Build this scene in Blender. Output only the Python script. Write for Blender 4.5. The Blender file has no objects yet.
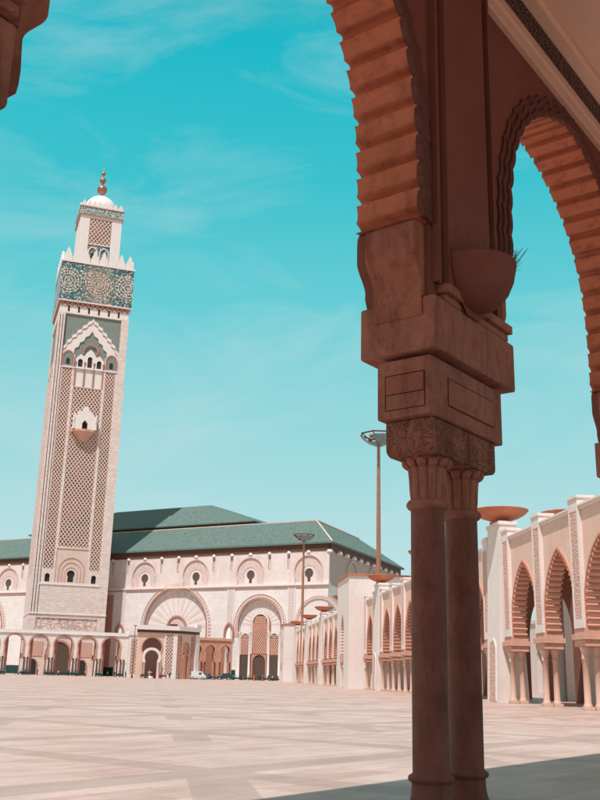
import bpy, bmesh, math, random
from mathutils import Vector, Matrix
from mathutils.geometry import tessellate_polygon
random.seed(7)
R = math.radians
sc = bpy.context.scene
col = sc.collection
pi = math.pi

# ------------------------------------------------------------------ render, camera, light
sc.render.engine = 'CYCLES'
sc.view_settings.view_transform = 'Standard'
sc.view_settings.look = 'None'
sc.view_settings.exposure = 0.0
sc.view_settings.gamma = 1.0
sc.view_settings.use_curve_mapping = False
sc.cycles.max_bounces = 8
sc.cycles.diffuse_bounces = 5

cam = bpy.data.cameras.new('camera')
co = bpy.data.objects.new('camera', cam); col.objects.link(co)
cam.sensor_fit = 'VERTICAL'; cam.sensor_height = 36.0
cam.lens = 36.0 * 955 / 800
cam.clip_start = 0.1; cam.clip_end = 20000
roll = math.atan(.025); pitch = math.atan(276 * math.cos(roll) / 955)
F = Vector((0, math.cos(pitch), math.sin(pitch)))
R0 = Vector((1, 0, 0)); U0 = R0.cross(F)
RR = R0 * math.cos(roll) + U0 * math.sin(roll); UU = RR.cross(F)
m = Matrix((RR, UU, -F)).transposed().to_4x4(); m.translation = Vector((0, 0, 1.7))
co.matrix_world = m
sc.camera = co

SUN_AZ, SUN_EL = 204.0, 62.0
sv = Vector((math.sin(R(SUN_AZ)) * math.cos(R(SUN_EL)), math.cos(R(SUN_AZ)) * math.cos(R(SUN_EL)), math.sin(R(SUN_EL))))
sl = bpy.data.lights.new('sun', 'SUN'); sl.energy = 4.5; sl.angle = R(0.5); sl.color = (1, .955, .93)
so = bpy.data.objects.new('sun', sl); col.objects.link(so)
so.rotation_euler = (-sv).to_track_quat('-Z', 'Y').to_euler(); so.location = (0, 0, 300)

w = bpy.data.worlds.new('World'); sc.world = w; w.use_nodes = True
nt = w.node_tree; nt.nodes.clear()
def N(t, kind, **kw):
    n = t.nodes.new(kind)
    for k, v in kw.items():
        if k.startswith('i_'): n.inputs[k[2:]].default_value = v
        else: setattr(n, k, v)
    return n
out = N(nt, 'ShaderNodeOutputWorld'); bg = N(nt, 'ShaderNodeBackground')
sky = N(nt, 'ShaderNodeTexSky', sky_type='NISHITA', sun_disc=False)
sky.sun_elevation = R(SUN_EL); sky.sun_rotation = R(SUN_AZ); sky.air_density = 1.0; sky.dust_density = .6; sky.ozone_density = 1.0
tc = N(nt, 'ShaderNodeTexCoord'); sep = N(nt, 'ShaderNodeSeparateXYZ')
nt.links.new(tc.outputs['Generated'], sep.inputs[0])
# teal tint of this sky by elevation (paler towards the horizon; unseen zenith greyed to cut teal fill)
ramp = N(nt, 'ShaderNodeValToRGB')
cr = ramp.color_ramp
SKY = [(0.0, (.54, .77, .78)), (.12, (.50, .76, .78)), (.24, (.33, .71, .74)), (.36, (.15, .64, .69)), (.48, (.045, .56, .64)), (.60, (.008, .50, .60)), (.68, (.10, .46, .50)), (.80, (.36, .42, .41)), (1.0, (.42, .41, .38))]
while len(cr.elements) < len(SKY): cr.elements.new(.5)
for e, (p, c) in zip(cr.elements, SKY): e.position = p; e.color = (*c, 1)
nt.links.new(sep.outputs['Z'], ramp.inputs[0])
# thin streaky cirrus
mp = N(nt, 'ShaderNodeMapping'); mp.inputs['Scale'].default_value = (2.2, 2.2, 6.0); mp.inputs['Rotation'].default_value = (R(25), R(-20), R(12))
nt.links.new(tc.outputs['Generated'], mp.inputs[0])
n1 = N(nt, 'ShaderNodeTexNoise'); n1.inputs['Scale'].default_value = 1.6; n1.inputs['Detail'].default_value = 7; n1.inputs['Roughness'].default_value = .62; n1.inputs['Distortion'].default_value = .9
nt.links.new(mp.outputs[0], n1.inputs['Vector'])
cr2 = N(nt, 'ShaderNodeMapRange'); cr2.inputs['From Min'].default_value = .45; cr2.inputs['From Max'].default_value = .74; cr2.inputs['To Max'].default_value = .36
nt.links.new(n1.outputs['Fac'], cr2.inputs['Value'])
mxc = N(nt, 'ShaderNodeMix', data_type='RGBA'); mxc.inputs['B'].default_value = (.60, .78, .80, 1)
nt.links.new(cr2.outputs[0], mxc.inputs['Factor']); nt.links.new(ramp.outputs[0], mxc.inputs['A'])
# pale glow added in the unseen sky towards the sun, to neutralise teal fill
dp = N(nt, 'ShaderNodeVectorMath', operation='DOT_PRODUCT'); dp.inputs[1].default_value = tuple(sv)
nt.links.new(tc.outputs['Generated'], dp.inputs[0])
mg = N(nt, 'ShaderNodeMapRange', interpolation_type='SMOOTHSTEP'); mg.inputs['From Min'].default_value = .26; mg.inputs['From Max'].default_value = .72
nt.links.new(dp.outputs['Value'], mg.inputs['Value'])
mxg = N(nt, 'ShaderNodeMix', data_type='RGBA'); mxg.inputs['B'].default_value = (.42, .41, .38, 1)
nt.links.new(mg.outputs[0], mxg.inputs['Factor']); nt.links.new(mxc.outputs['Result'], mxg.inputs['A'])
# physical sky at strength 0.1, joined to the tint
sm = N(nt, 'ShaderNodeVectorMath', operation='SCALE'); sm.inputs['Scale'].default_value = .09
nt.links.new(sky.outputs[0], sm.inputs[0])
SKB = 1.0
mixs = N(nt, 'ShaderNodeMix', data_type='RGBA'); mixs.inputs['Factor'].default_value = .94
nt.links.new(sm.outputs[0], mixs.inputs['A']); nt.links.new(mxg.outputs['Result'], mixs.inputs['B'])
fin = N(nt, 'ShaderNodeVectorMath', operation='SCALE'); fin.inputs['Scale'].default_value = 10.0
nt.links.new(mixs.outputs['Result'], fin.inputs[0])
bg.inputs['Strength'].default_value = .1
nt.links.new(fin.outputs[0], bg.inputs[0]); nt.links.new(bg.outputs[0], out.inputs[0])

# ------------------------------------------------------------------ materials
def newmat(name):
    m = bpy.data.materials.new(name); m.use_nodes = True
    t = m.node_tree; b = t.nodes['Principled BSDF']
    return m, t, b
def objco(t, scale=(1, 1, 1), rot=(0, 0, 0)):
    tc = N(t, 'ShaderNodeTexCoord'); mp = N(t, 'ShaderNodeMapping')
    mp.inputs['Scale'].default_value = scale; mp.inputs['Rotation'].default_value = rot
    t.links.new(tc.outputs['Object'], mp.inputs[0]); return mp.outputs[0]
def noise(t, vec, scale, detail=5, rough=.6, dist=0):
    n = N(t, 'ShaderNodeTexNoise'); n.inputs['Scale'].default_value = scale; n.inputs['Detail'].default_value = detail
    n.inputs['Roughness'].default_value = rough; n.inputs['Distortion'].default_value = dist
    t.links.new(vec, n.inputs['Vector']); return n.outputs['Fac']
def mrange(t, v, a, b, c=0, d=1):
    n = N(t, 'ShaderNodeMapRange'); n.inputs['From Min'].default_value = a; n.inputs['From Max'].default_value = b
    n.inputs['To Min'].default_value = c; n.inputs['To Max'].default_value = d
    t.links.new(v, n.inputs['Value']); return n.outputs[0]
def mix(t, f, a, b):
    n = N(t, 'ShaderNodeMix', data_type='RGBA')
    for key, x in (('Factor', f), ('A', a), ('B', b)):
        if isinstance(x, (int, float)): n.inputs[key].default_value = x
        elif isinstance(x, tuple): n.inputs[key].default_value = (*x, 1)
        else: t.links.new(x, n.inputs[key])
    return n.outputs['Result']
def math_(t, op, a, b=None, c=None):
    n = N(t, 'ShaderNodeMath', operation=op)
    for i, x in enumerate((a, b, c)):
        if x is None: continue
        if isinstance(x, (int, float)): n.inputs[i].default_value = x
        else: t.links.new(x, n.inputs[i])
    return n.outputs[0]
def bump(t, b, h, strength, dist):
    n = N(t, 'ShaderNodeBump'); n.inputs['Strength'].default_value = strength; n.inputs['Distance'].default_value = dist
    t.links.new(h, n.inputs['Height']); t.links.new(n.outputs[0], b.inputs['Normal'])
def plaster(name, c, c2, s1=.5, s2=9, rough=.85, bd=.01, bs=.5, stain=None, st=(.55, .75), streak=False, spec=.25):
    m, t, b = newmat(name)
    v = objco(t)
    big = mrange(t, noise(t, v, s1, 6, .65, .3), .35, .68)
    cc = mix(t, big, c, c2)
    fine = noise(t, v, s2, 8, .7)
    cc = mix(t, mrange(t, fine, .35, .75, 0, .35), cc, tuple(x * .72 for x in c2))
    if stain:
        v2 = objco(t, (1, 1, .28)) if streak else objco(t, (1, 1, 1))
        sn = mrange(t, noise(t, v2, s1 * 3.1, 7, .7, .5), *st)
        cc = mix(t, math_(t, 'MULTIPLY', sn, .8), cc, stain)
    t.links.new(cc, b.inputs['Base Color'])
    b.inputs['Roughness'].default_value = rough; b.inputs['Specular IOR Level'].default_value = spec
    if bd: bump(t, b, math_(t, 'ADD', fine, math_(t, 'MULTIPLY', noise(t, v, s2 * 4, 4, .6), .4)), bs, bd)
    return m
def blocks(name, c1, c2, mort, sx, sz, msize=.03, xy=(1, 1), bd=.03, rough=.85, spread=None):
    """coursed stone: brick pattern on (x+y, z)"""
    m, t, b = newmat(name)
    tc = N(t, 'ShaderNodeTexCoord'); sp = N(t, 'ShaderNodeSeparateXYZ'); t.links.new(tc.outputs['Object'], sp.inputs[0])
    cb = N(t, 'ShaderNodeCombineXYZ'); t.links.new(math_(t, 'ADD', sp.outputs[0], sp.outputs[1]), cb.inputs[0]); t.links.new(sp.outputs[2], cb.inputs[1])
    br = N(t, 'ShaderNodeTexBrick'); br.inputs['Scale'].default_value = 1
    br.inputs['Brick Width'].default_value = sx; br.inputs['Row Height'].default_value = sz; br.inputs['Mortar Size'].default_value = msize
    br.inputs['Mortar Smooth'].default_value = .3
    br.inputs['Color1'].default_value = (*c1, 1); br.inputs['Color2'].default_value = (*c2, 1); br.inputs['Mortar'].default_value = (*mort, 1)
    t.links.new(cb.outputs[0], br.inputs['Vector'])
    nn = noise(t, tc.outputs['Object'], .35, 7, .65)
    cc = mix(t, mrange(t, nn, .35, .75, 0, .5), br.outputs['Color'], tuple(a * .72 for a in c2))
    n2 = noise(t, tc.outputs['Object'], 2.5, 6, .7)
    cc = mix(t, mrange(t, n2, .4, .8, 0, .4), cc, tuple(min(1, a * 1.15) for a in c1))
    t.links.new(cc, b.inputs['Base Color']); b.inputs['Roughness'].default_value = rough; b.inputs['Specular IOR Level'].default_value = .2
    bump(t, b, math_(t, 'ADD', math_(t, 'MULTIPLY', br.outputs['Fac'], -1), math_(t, 'MULTIPLY', n2, .6)), .6, bd)
    return m
def plain(name, c, rough=.6, metal=0, var=.25, s=6, spec=.3):
    m, t, b = newmat(name)
    v = objco(t)
    f = mrange(t, noise(t, v, s, 6, .65), .3, .7)
    t.links.new(mix(t, f, tuple(x * (1 - var) for x in c), tuple(min(1, x * (1 + var * .6)) for x in c)), b.inputs['Base Color'])
    b.inputs['Roughness'].default_value = rough; b.inputs['Metallic'].default_value = metal; b.inputs['Specular IOR Level'].default_value = spec
    return m

M = {}
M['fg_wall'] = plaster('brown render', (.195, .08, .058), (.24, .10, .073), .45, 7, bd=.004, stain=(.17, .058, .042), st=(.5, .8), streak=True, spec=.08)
def oldstone(name, c1, c2, dark, light, carve=False, vs=2.0):
    m, t, b = newmat(name)
    v = objco(t); vst = objco(t, (1, 1, .35))
    c = mix(t, mrange(t, noise(t, v, .9, 8, .7, .4), .36, .64), c1, c2)
    c = mix(t, mrange(t, noise(t, vst, 1.7, 9, .72, .6), .47, .62, 0, .62), c, dark)
    c = mix(t, mrange(t, noise(t, v, 5.5, 9, .8), .54, .74, 0, .6), c, light)
    c = mix(t, mrange(t, noise(t, v, 34, 6, .8), .58, .72, 0, .65), c, dark)
    vo = N(t, 'ShaderNodeTexVoronoi'); vo.inputs['Scale'].default_value = 8.5; vo.inputs['Randomness'].default_value = 1; t.links.new(v, vo.inputs['Vector'])
    pit = mrange(t, vo.outputs['Distance'], .03, .09)          # small pits and bolt holes
    c = mix(t, pit, tuple(x * .45 for x in dark), c)
    cn = math_(t, 'ABSOLUTE', math_(t, 'SUBTRACT', noise(t, v, 1.3, 4, .5, 1.2), .5))
    crack = mrange(t, cn, .0, .006)
    c = mix(t, mrange(t, crack, 0, 1, .35, 0), c, tuple(x * .5 for x in dark))
    t.links.new(c, b.inputs['Base Color']); b.inputs['Roughness'].default_value = .85; b.inputs['Specular IOR Level'].default_value = .10
    h = math_(t, 'ADD', noise(t, v, 6, 9, .75), math_(t, 'MULTIPLY', pit, .4))
    if carve:
        rg_ = math_(t, 'ABSOLUTE', math_(t, 'SUBTRACT', noise(t, v, 5.5, 2, .4, 1.6), .5))
        h = math_(t, 'ADD', h, mrange(t, rg_, .0, .05, 0, 1.2))
    bump(t, b, h, .8, .035 if carve else .014)
    return m
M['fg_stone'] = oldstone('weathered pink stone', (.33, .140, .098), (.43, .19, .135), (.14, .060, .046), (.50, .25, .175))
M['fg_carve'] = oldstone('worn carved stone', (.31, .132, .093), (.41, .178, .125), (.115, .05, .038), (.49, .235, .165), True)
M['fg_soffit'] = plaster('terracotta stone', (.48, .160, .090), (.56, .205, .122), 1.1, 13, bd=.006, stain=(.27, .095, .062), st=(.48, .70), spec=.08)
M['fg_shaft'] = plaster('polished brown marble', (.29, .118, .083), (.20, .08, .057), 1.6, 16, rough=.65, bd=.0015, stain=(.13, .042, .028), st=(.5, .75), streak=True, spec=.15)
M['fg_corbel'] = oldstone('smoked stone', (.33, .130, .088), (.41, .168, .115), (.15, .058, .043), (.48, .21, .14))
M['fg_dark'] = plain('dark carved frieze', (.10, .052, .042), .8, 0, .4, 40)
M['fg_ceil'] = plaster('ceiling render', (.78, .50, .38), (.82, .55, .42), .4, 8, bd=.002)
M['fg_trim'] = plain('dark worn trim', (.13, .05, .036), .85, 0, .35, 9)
M['joint'] = plain('open joint', (.035, .02, .016), .9)
M['pink'] = plaster('pink lime render', (.76, .665, .62), (.80, .72, .675), .25, 3, bd=.015, bs=.4, stain=(.62, .48, .42), st=(.55, .8), streak=True)
M['pinkwall'] = plaster('pink wall render', (.73, .49, .395), (.78, .57, .475), .3, 3, bd=.01, bs=.3, stain=(.56, .36, .28), st=(.55, .8), streak=True)
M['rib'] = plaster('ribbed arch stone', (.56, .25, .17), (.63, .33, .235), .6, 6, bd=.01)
M['impost'] = plaster('impost stone', (.60, .32, .235), (.68, .41, .32), .8, 5, bd=.015, stain=(.42, .24, .17), st=(.5, .75))
M['shade'] = plaster('shaded interior render', (.24, .10, .07), (.29, .13, .092), .5, 5, bd=.01)  # interior shade put into the colour, darker than the arcade's pink render
M['shaftm'] = plaster('pale marble shaft', (.62, .40, .31), (.70, .48, .39), .6, 6, rough=.5, bd=.004)
M['bowl'] = plaster('terracotta bowl', (.46, .155, .08), (.55, .20, .11), .7, 8, rough=.6, bd=.004, stain=(.26, .10, .06), st=(.5, .8))
M['copper'] = plain('copper paint', (.42, .19, .11), .45, .35, .3, 3, .5)
M['mirror'] = plain('reflector glass', (.16, .25, .26), .3, .3, .35, 1.5, .5)
M['mastdark'] = plain('dark bronze frame', (.12, .055, .038), .5, .2, .3, 3)
M['cream'] = plaster('travertine cladding', (.78, .71, .69), (.70, .59, .55), .12, 1.1, bd=.02, bs=.4, stain=(.56, .45, .41), st=(.5, .8), streak=True)
M['grey'] = plaster('shaded travertine', (.50, .43, .39), (.42, .36, .32), .15, 1.0, bd=.02, bs=.4, stain=(.33, .28, .25), st=(.5, .8), streak=True)  # darker copy of the cladding; the side wall's shade put into the colour
M['creamlow'] = blocks('coursed travertine', (.80, .765, .745), (.735, .685, .66), (.66, .57, .54), 3.0, 1.5, .04, bd=.02)
M['mina'] = blocks('minaret stone', (.80, .705, .66), (.69, .555, .505), (.53, .40, .36), 1.5, .85, .05, bd=.05)
M['white'] = plaster('white marble', (.82, .755, .73), (.76, .69, .66), .4, 3, bd=.01)
M['terra'] = plaster('red ochre stone', (.43, .205, .15), (.50, .26, .20), .4, 4, bd=.02)
M['terra2'] = plaster('red brown trim', (.36, .17, .12), (.42, .21, .15), .6, 4, bd=.01)
M['dark'] = plain('dark opening', (.035, .028, .026), .7)
M['brownwood'] = plain('dark cedar', (.13, .06, .042), .7, 0, .35, 2)
M['bronze'] = plain('bronze door', (.13, .095, .075), .5, .3, .3, 2)
M['green_sp'] = plain('green tile field', (.225, .255, .23), .6, 0, .35, 3)
M['green_fence'] = plain('dark green metal', (.018, .065, .055), .5, .2, .3, 3)
M['brownpane'] = plain('pierced screen', (.12, .085, .07), .8, 0, .5, 4)
M['gold'] = plain('gilded copper', (.42, .20, .13), .35, .6, .2, 2)
M['wire'] = plain('steel wire', (.12, .09, .08), .5, .5)

def roofmat():
    m, t, b = newmat('green glazed roof tiles')
    tc = N(t, 'ShaderNodeTexCoord'); sp = N(t, 'ShaderNodeSeparateXYZ'); t.links.new(tc.outputs['Object'], sp.inputs[0])
    wv = math_(t, 'SINE', math_(t, 'MULTIPLY', sp.outputs[0], 9.0))
    v = objco(t, (1.2, .5, .5))
    n = noise(t, v, 1.3, 9, .75); n2 = noise(t, tc.outputs['Object'], .06, 4, .6)
    c = mix(t, mrange(t, n, .35, .68), (.065, .115, .098), (.20, .262, .238))
    c = mix(t, mrange(t, n2, .4, .65, 0, .5), c, (.12, .185, .165))
    t.links.new(c, b.inputs['Base Color']); b.inputs['Roughness'].default_value = .7; b.inputs['Specular IOR Level'].default_value = .25
    bump(t, b, math_(t, 'ADD', wv, n), .6, .15)
    return m
M['roof'] = roofmat()

def zellige():
    """rosettes of small glazed tiles, centred every 11.6 m along the face"""
    m, t, b = newmat('zellige tilework')
    tc = N(t, 'ShaderNodeTexCoord'); sp = N(t, 'ShaderNodeSeparateXYZ'); t.links.new(tc.outputs['Object'], sp.inputs[0])
    geo = N(t, 'ShaderNodeNewGeometry')
    a = math_(t, 'ADD', sp.outputs[0], sp.outputs[1])
    PX = 11.4
    u = math_(t, 'SUBTRACT', math_(t, 'MODULO', math_(t, 'ADD', a, .3 + PX * 10.5), PX), PX / 2)
    z = math_(t, 'SUBTRACT', sp.outputs[2], 146.0)
    r = math_(t, 'SQRT', math_(t, 'ADD', math_(t, 'MULTIPLY', u, u), math_(t, 'MULTIPLY', z, z)))
    th = math_(t, 'ARCTAN2', z, u)
    petals = math_(t, 'SINE', math_(t, 'MULTIPLY', th, 20))
    rings = math_(t, 'SINE', math_(t, 'ADD', math_(t, 'MULTIPLY', r, 5.6), math_(t, 'MULTIPLY', petals, .9)))
    vo = N(t, 'ShaderNodeTexVoronoi'); vo.inputs['Scale'].default_value = 2.6; t.links.new(tc.outputs['Object'], vo.inputs['Vector'])
    vr = N(t, 'ShaderNodeTexWhiteNoise'); t.links.new(vo.outputs['Position'], vr.inputs['Vector'])
    base = mix(t, mrange(t, vr.outputs['Value'], .1, .9), (.01, .085, .10), (.035, .23, .25))
    base = mix(t, math_(t, 'GREATER_THAN', vr.outputs['Value'], .72), base, (.68, .60, .52))
    base = mix(t, math_(t, 'GREATER_THAN', vr.outputs['Value'], .90), base, (.36, .17, .10))
    ros = math_(t, 'GREATER_THAN', rings, .38)
    cr_ = mix(t, math_(t, 'GREATER_THAN', petals, 0), (.80, .72, .64), (.34, .18, .12))
    near = math_(t, 'LESS_THAN', r, 5.0)
    c = mix(t, math_(t, 'MULTIPLY', ros, near), base, cr_)
    # brown wash in the middle of the face, as the tiles there are ochre
    mid = mrange(t, math_(t, 'ADD', math_(t, 'ABSOLUTE', math_(t, 'ADD', a, .3)), math_(t, 'MULTIPLY', vr.outputs['Value'], 3.5)), 9.0, 4.5)
    c = mix(t, math_(t, 'MULTIPLY', mid, .30), c, (.46, .27, .18))
    t.links.new(c, b.inputs['Base Color']); b.inputs['Roughness'].default_value = .35
    return m
M['zellige'] = zellige()

def sebka_back():
    m, t, b = newmat('recessed sebka field')
    tc = N(t, 'ShaderNodeTexCoord')
    n = noise(t, tc.outputs['Object'], .16, 3, .5)
    n2 = noise(t, tc.outputs['Object'], 1.4, 5, .6)
    c = mix(t, mrange(t, n2, .35, .65), (.30, .155, .12), (.41, .235, .19))
    c = mix(t, mrange(t, n, .50, .60, 0, .85), c, (.11, .13, .10))
    t.links.new(c, b.inputs['Base Color']); b.inputs['Roughness'].default_value = .8
    return m
M['sebka'] = sebka_back()
def carved(name, c1, c2, s):
    m, t, b = newmat(name)
    v = objco(t)
    vo = N(t, 'ShaderNodeTexVoronoi'); vo.inputs['Scale'].default_value = s; vo.feature = 'DISTANCE_TO_EDGE'; t.links.new(v, vo.inputs['Vector'])
    f = mrange(t, vo.outputs['Distance'], .02, .16)
    t.links.new(mix(t, f, c1, c2), b.inputs['Base Color']); b.inputs['Roughness'].default_value = .85
    bump(t, b, vo.outputs['Distance'], .9, .15)
    return m
M['carved'] = carved('carved ornament', (.46, .23, .17), (.78, .53, .45), 5.5)
M['carvedfine'] = carved('fine carved frieze', (.07, .035, .028), (.26, .135, .10), 15)
M['carvedpale'] = carved('pale carved ornament', (.50, .36, .32), (.74, .60, .56), 1.9)

def arabesque(name, c1, c2, s):
    m, t, b = newmat(name); v = objco(t)
    rg_ = math_(t, 'ABSOLUTE', math_(t, 'SUBTRACT', noise(t, v, s, 3, .5, 2.0), .5))
    t.links.new(mix(t, mrange(t, rg_, .0, .07), c1, c2), b.inputs['Base Color']); b.inputs['Roughness'].default_value = .85
    bump(t, b, mrange(t, rg_, 0, .08), .9, .2); return m
M['carvedbig'] = arabesque('large relief ornament', (.50, .34, .28), (.78, .62, .56), .5)
def paving():
    m, t, b = newmat('plaza paving')
    tc = N(t, 'ShaderNodeTexCoord')
    mp = N(t, 'ShaderNodeMapping'); mp.vector_type = 'POINT'; mp.inputs['Rotation'].default_value = (0, 0, -R(53.13)); 
    t.links.new(tc.outputs['Object'], mp.inputs[0])          # x' along the foreground arcade, y' away from it
    sp = N(t, 'ShaderNodeSeparateXYZ'); t.links.new(mp.outputs[0], sp.inputs[0])
    def brick(sx, sy, c1, c2, mo, ms=.012, off=.5):
        br = N(t, 'ShaderNodeTexBrick'); br.offset = off; br.inputs['Scale'].default_value = 1
        br.inputs['Brick Width'].default_value = sx; br.inputs['Row Height'].default_value = sy; br.inputs['Mortar Size'].default_value = ms
        br.inputs['Color1'].default_value = (*c1, 1); br.inputs['Color2'].default_value = (*c2, 1); br.inputs['Mortar'].default_value = (*mo, 1)
        t.links.new(mp.outputs[0], br.inputs['Vector']); return br
    b1 = brick(1.25, .62, (0.568, 0.391, 0.331), (0.464, 0.297, 0.245), (0.361, 0.241, 0.202), .016)
    b2 = brick(2.5, 1.24, (.0, .0, .0), (1, 1, 1), (.5, .5, .5), .0, .37)
    rg = N(t, 'ShaderNodeRGBToBW'); t.links.new(b2.outputs['Color'], rg.inputs[0])
    c = mix(t, mrange(t, rg.outputs[0], .15, .95, 0, .6), b1.outputs['Color'], (0.636, 0.490, 0.439))
    c = mix(t, mrange(t, noise(t, tc.outputs['Object'], .22, 5, .6), .4, .66, 0, .55), c, (0.430, 0.275, 0.228))
    vein = mrange(t, noise(t, mp.outputs[0], 2.2, 9, .75, 1.2), .50, .66, 0, .5)
    c = mix(t, vein, c, (0.568, 0.421, 0.370))
    c = mix(t, mrange(t, noise(t, tc.outputs['Object'], 14, 3, .5), .70, .74, 0, .8), c, (.16, .11, .09))
    st = N(t, 'ShaderNodeTexNoise'); st.inputs['Scale'].default_value = 1.0; st.inputs['Detail'].default_value = 6; st.inputs['Roughness'].default_value = .7
    mp3 = N(t, 'ShaderNodeMapping'); mp3.inputs['Scale'].default_value = (.35, 1.6, 1); t.links.new(mp.outputs[0], mp3.inputs[0]); t.links.new(mp3.outputs[0], st.inputs['Vector'])
    c = mix(t, mrange(t, st.outputs['Fac'], .50, .68, 0, .35), c, (.70, .60, .555))
    c = mix(t, mrange(t, st.outputs['Fac'], .36, .46, .55, 0), c, (.43, .275, .22))
    # granite bands on a grid parallel to the arcade, joined by shorter stubs
    ux = math_(t, 'ADD', sp.outputs[0], 8.65 * 50 - 13.4); vy = math_(t, 'ADD', sp.outputs[1], 8.65 * 50 - 11.7)
    P1 = 8.65
    fu = math_(t, 'MODULO', ux, P1); fv = math_(t, 'MODULO', vy, P1)
    bu = math_(t, 'LESS_THAN', fu, 1.0); bv = math_(t, 'LESS_THAN', fv, 1.0)
    dg = math_(t, 'LESS_THAN', math_(t, 'ABSOLUTE', math_(t, 'SUBTRACT', fu, fv)), .72)
    cell = math_(t, 'GREATER_THAN', math_(t, 'ADD', fu, fv), 2 * P1 - 5.2)
    band = math_(t, 'MAXIMUM', math_(t, 'MAXIMUM', bu, bv), math_(t, 'MULTIPLY', dg, cell))
    gn = noise(t, tc.outputs['Object'], 9, 8, .8)
    gran = mix(t, mrange(t, gn, .3, .7), (0.232, 0.159, 0.129), (0.361, 0.258, 0.215))
    c = mix(t, math_(t, 'MULTIPLY', band, .45), c, gran)
    c = mix(t, mrange(t, noise(t, tc.outputs['Object'], .9, 8, .75), .52, .74, 0, .35), c, (0.310, 0.232, 0.194))
    t.links.new(c, b.inputs['Base Color'])
    b.inputs['Roughness'].default_value = .5; b.inputs['Specular IOR Level'].default_value = .3
    bump(t, b, math_(t, 'SUBTRACT', math_(t, 'MULTIPLY', gn, .3), b1.outputs['Fac']), .35, .01)
    return m
M['paving'] = paving()

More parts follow.
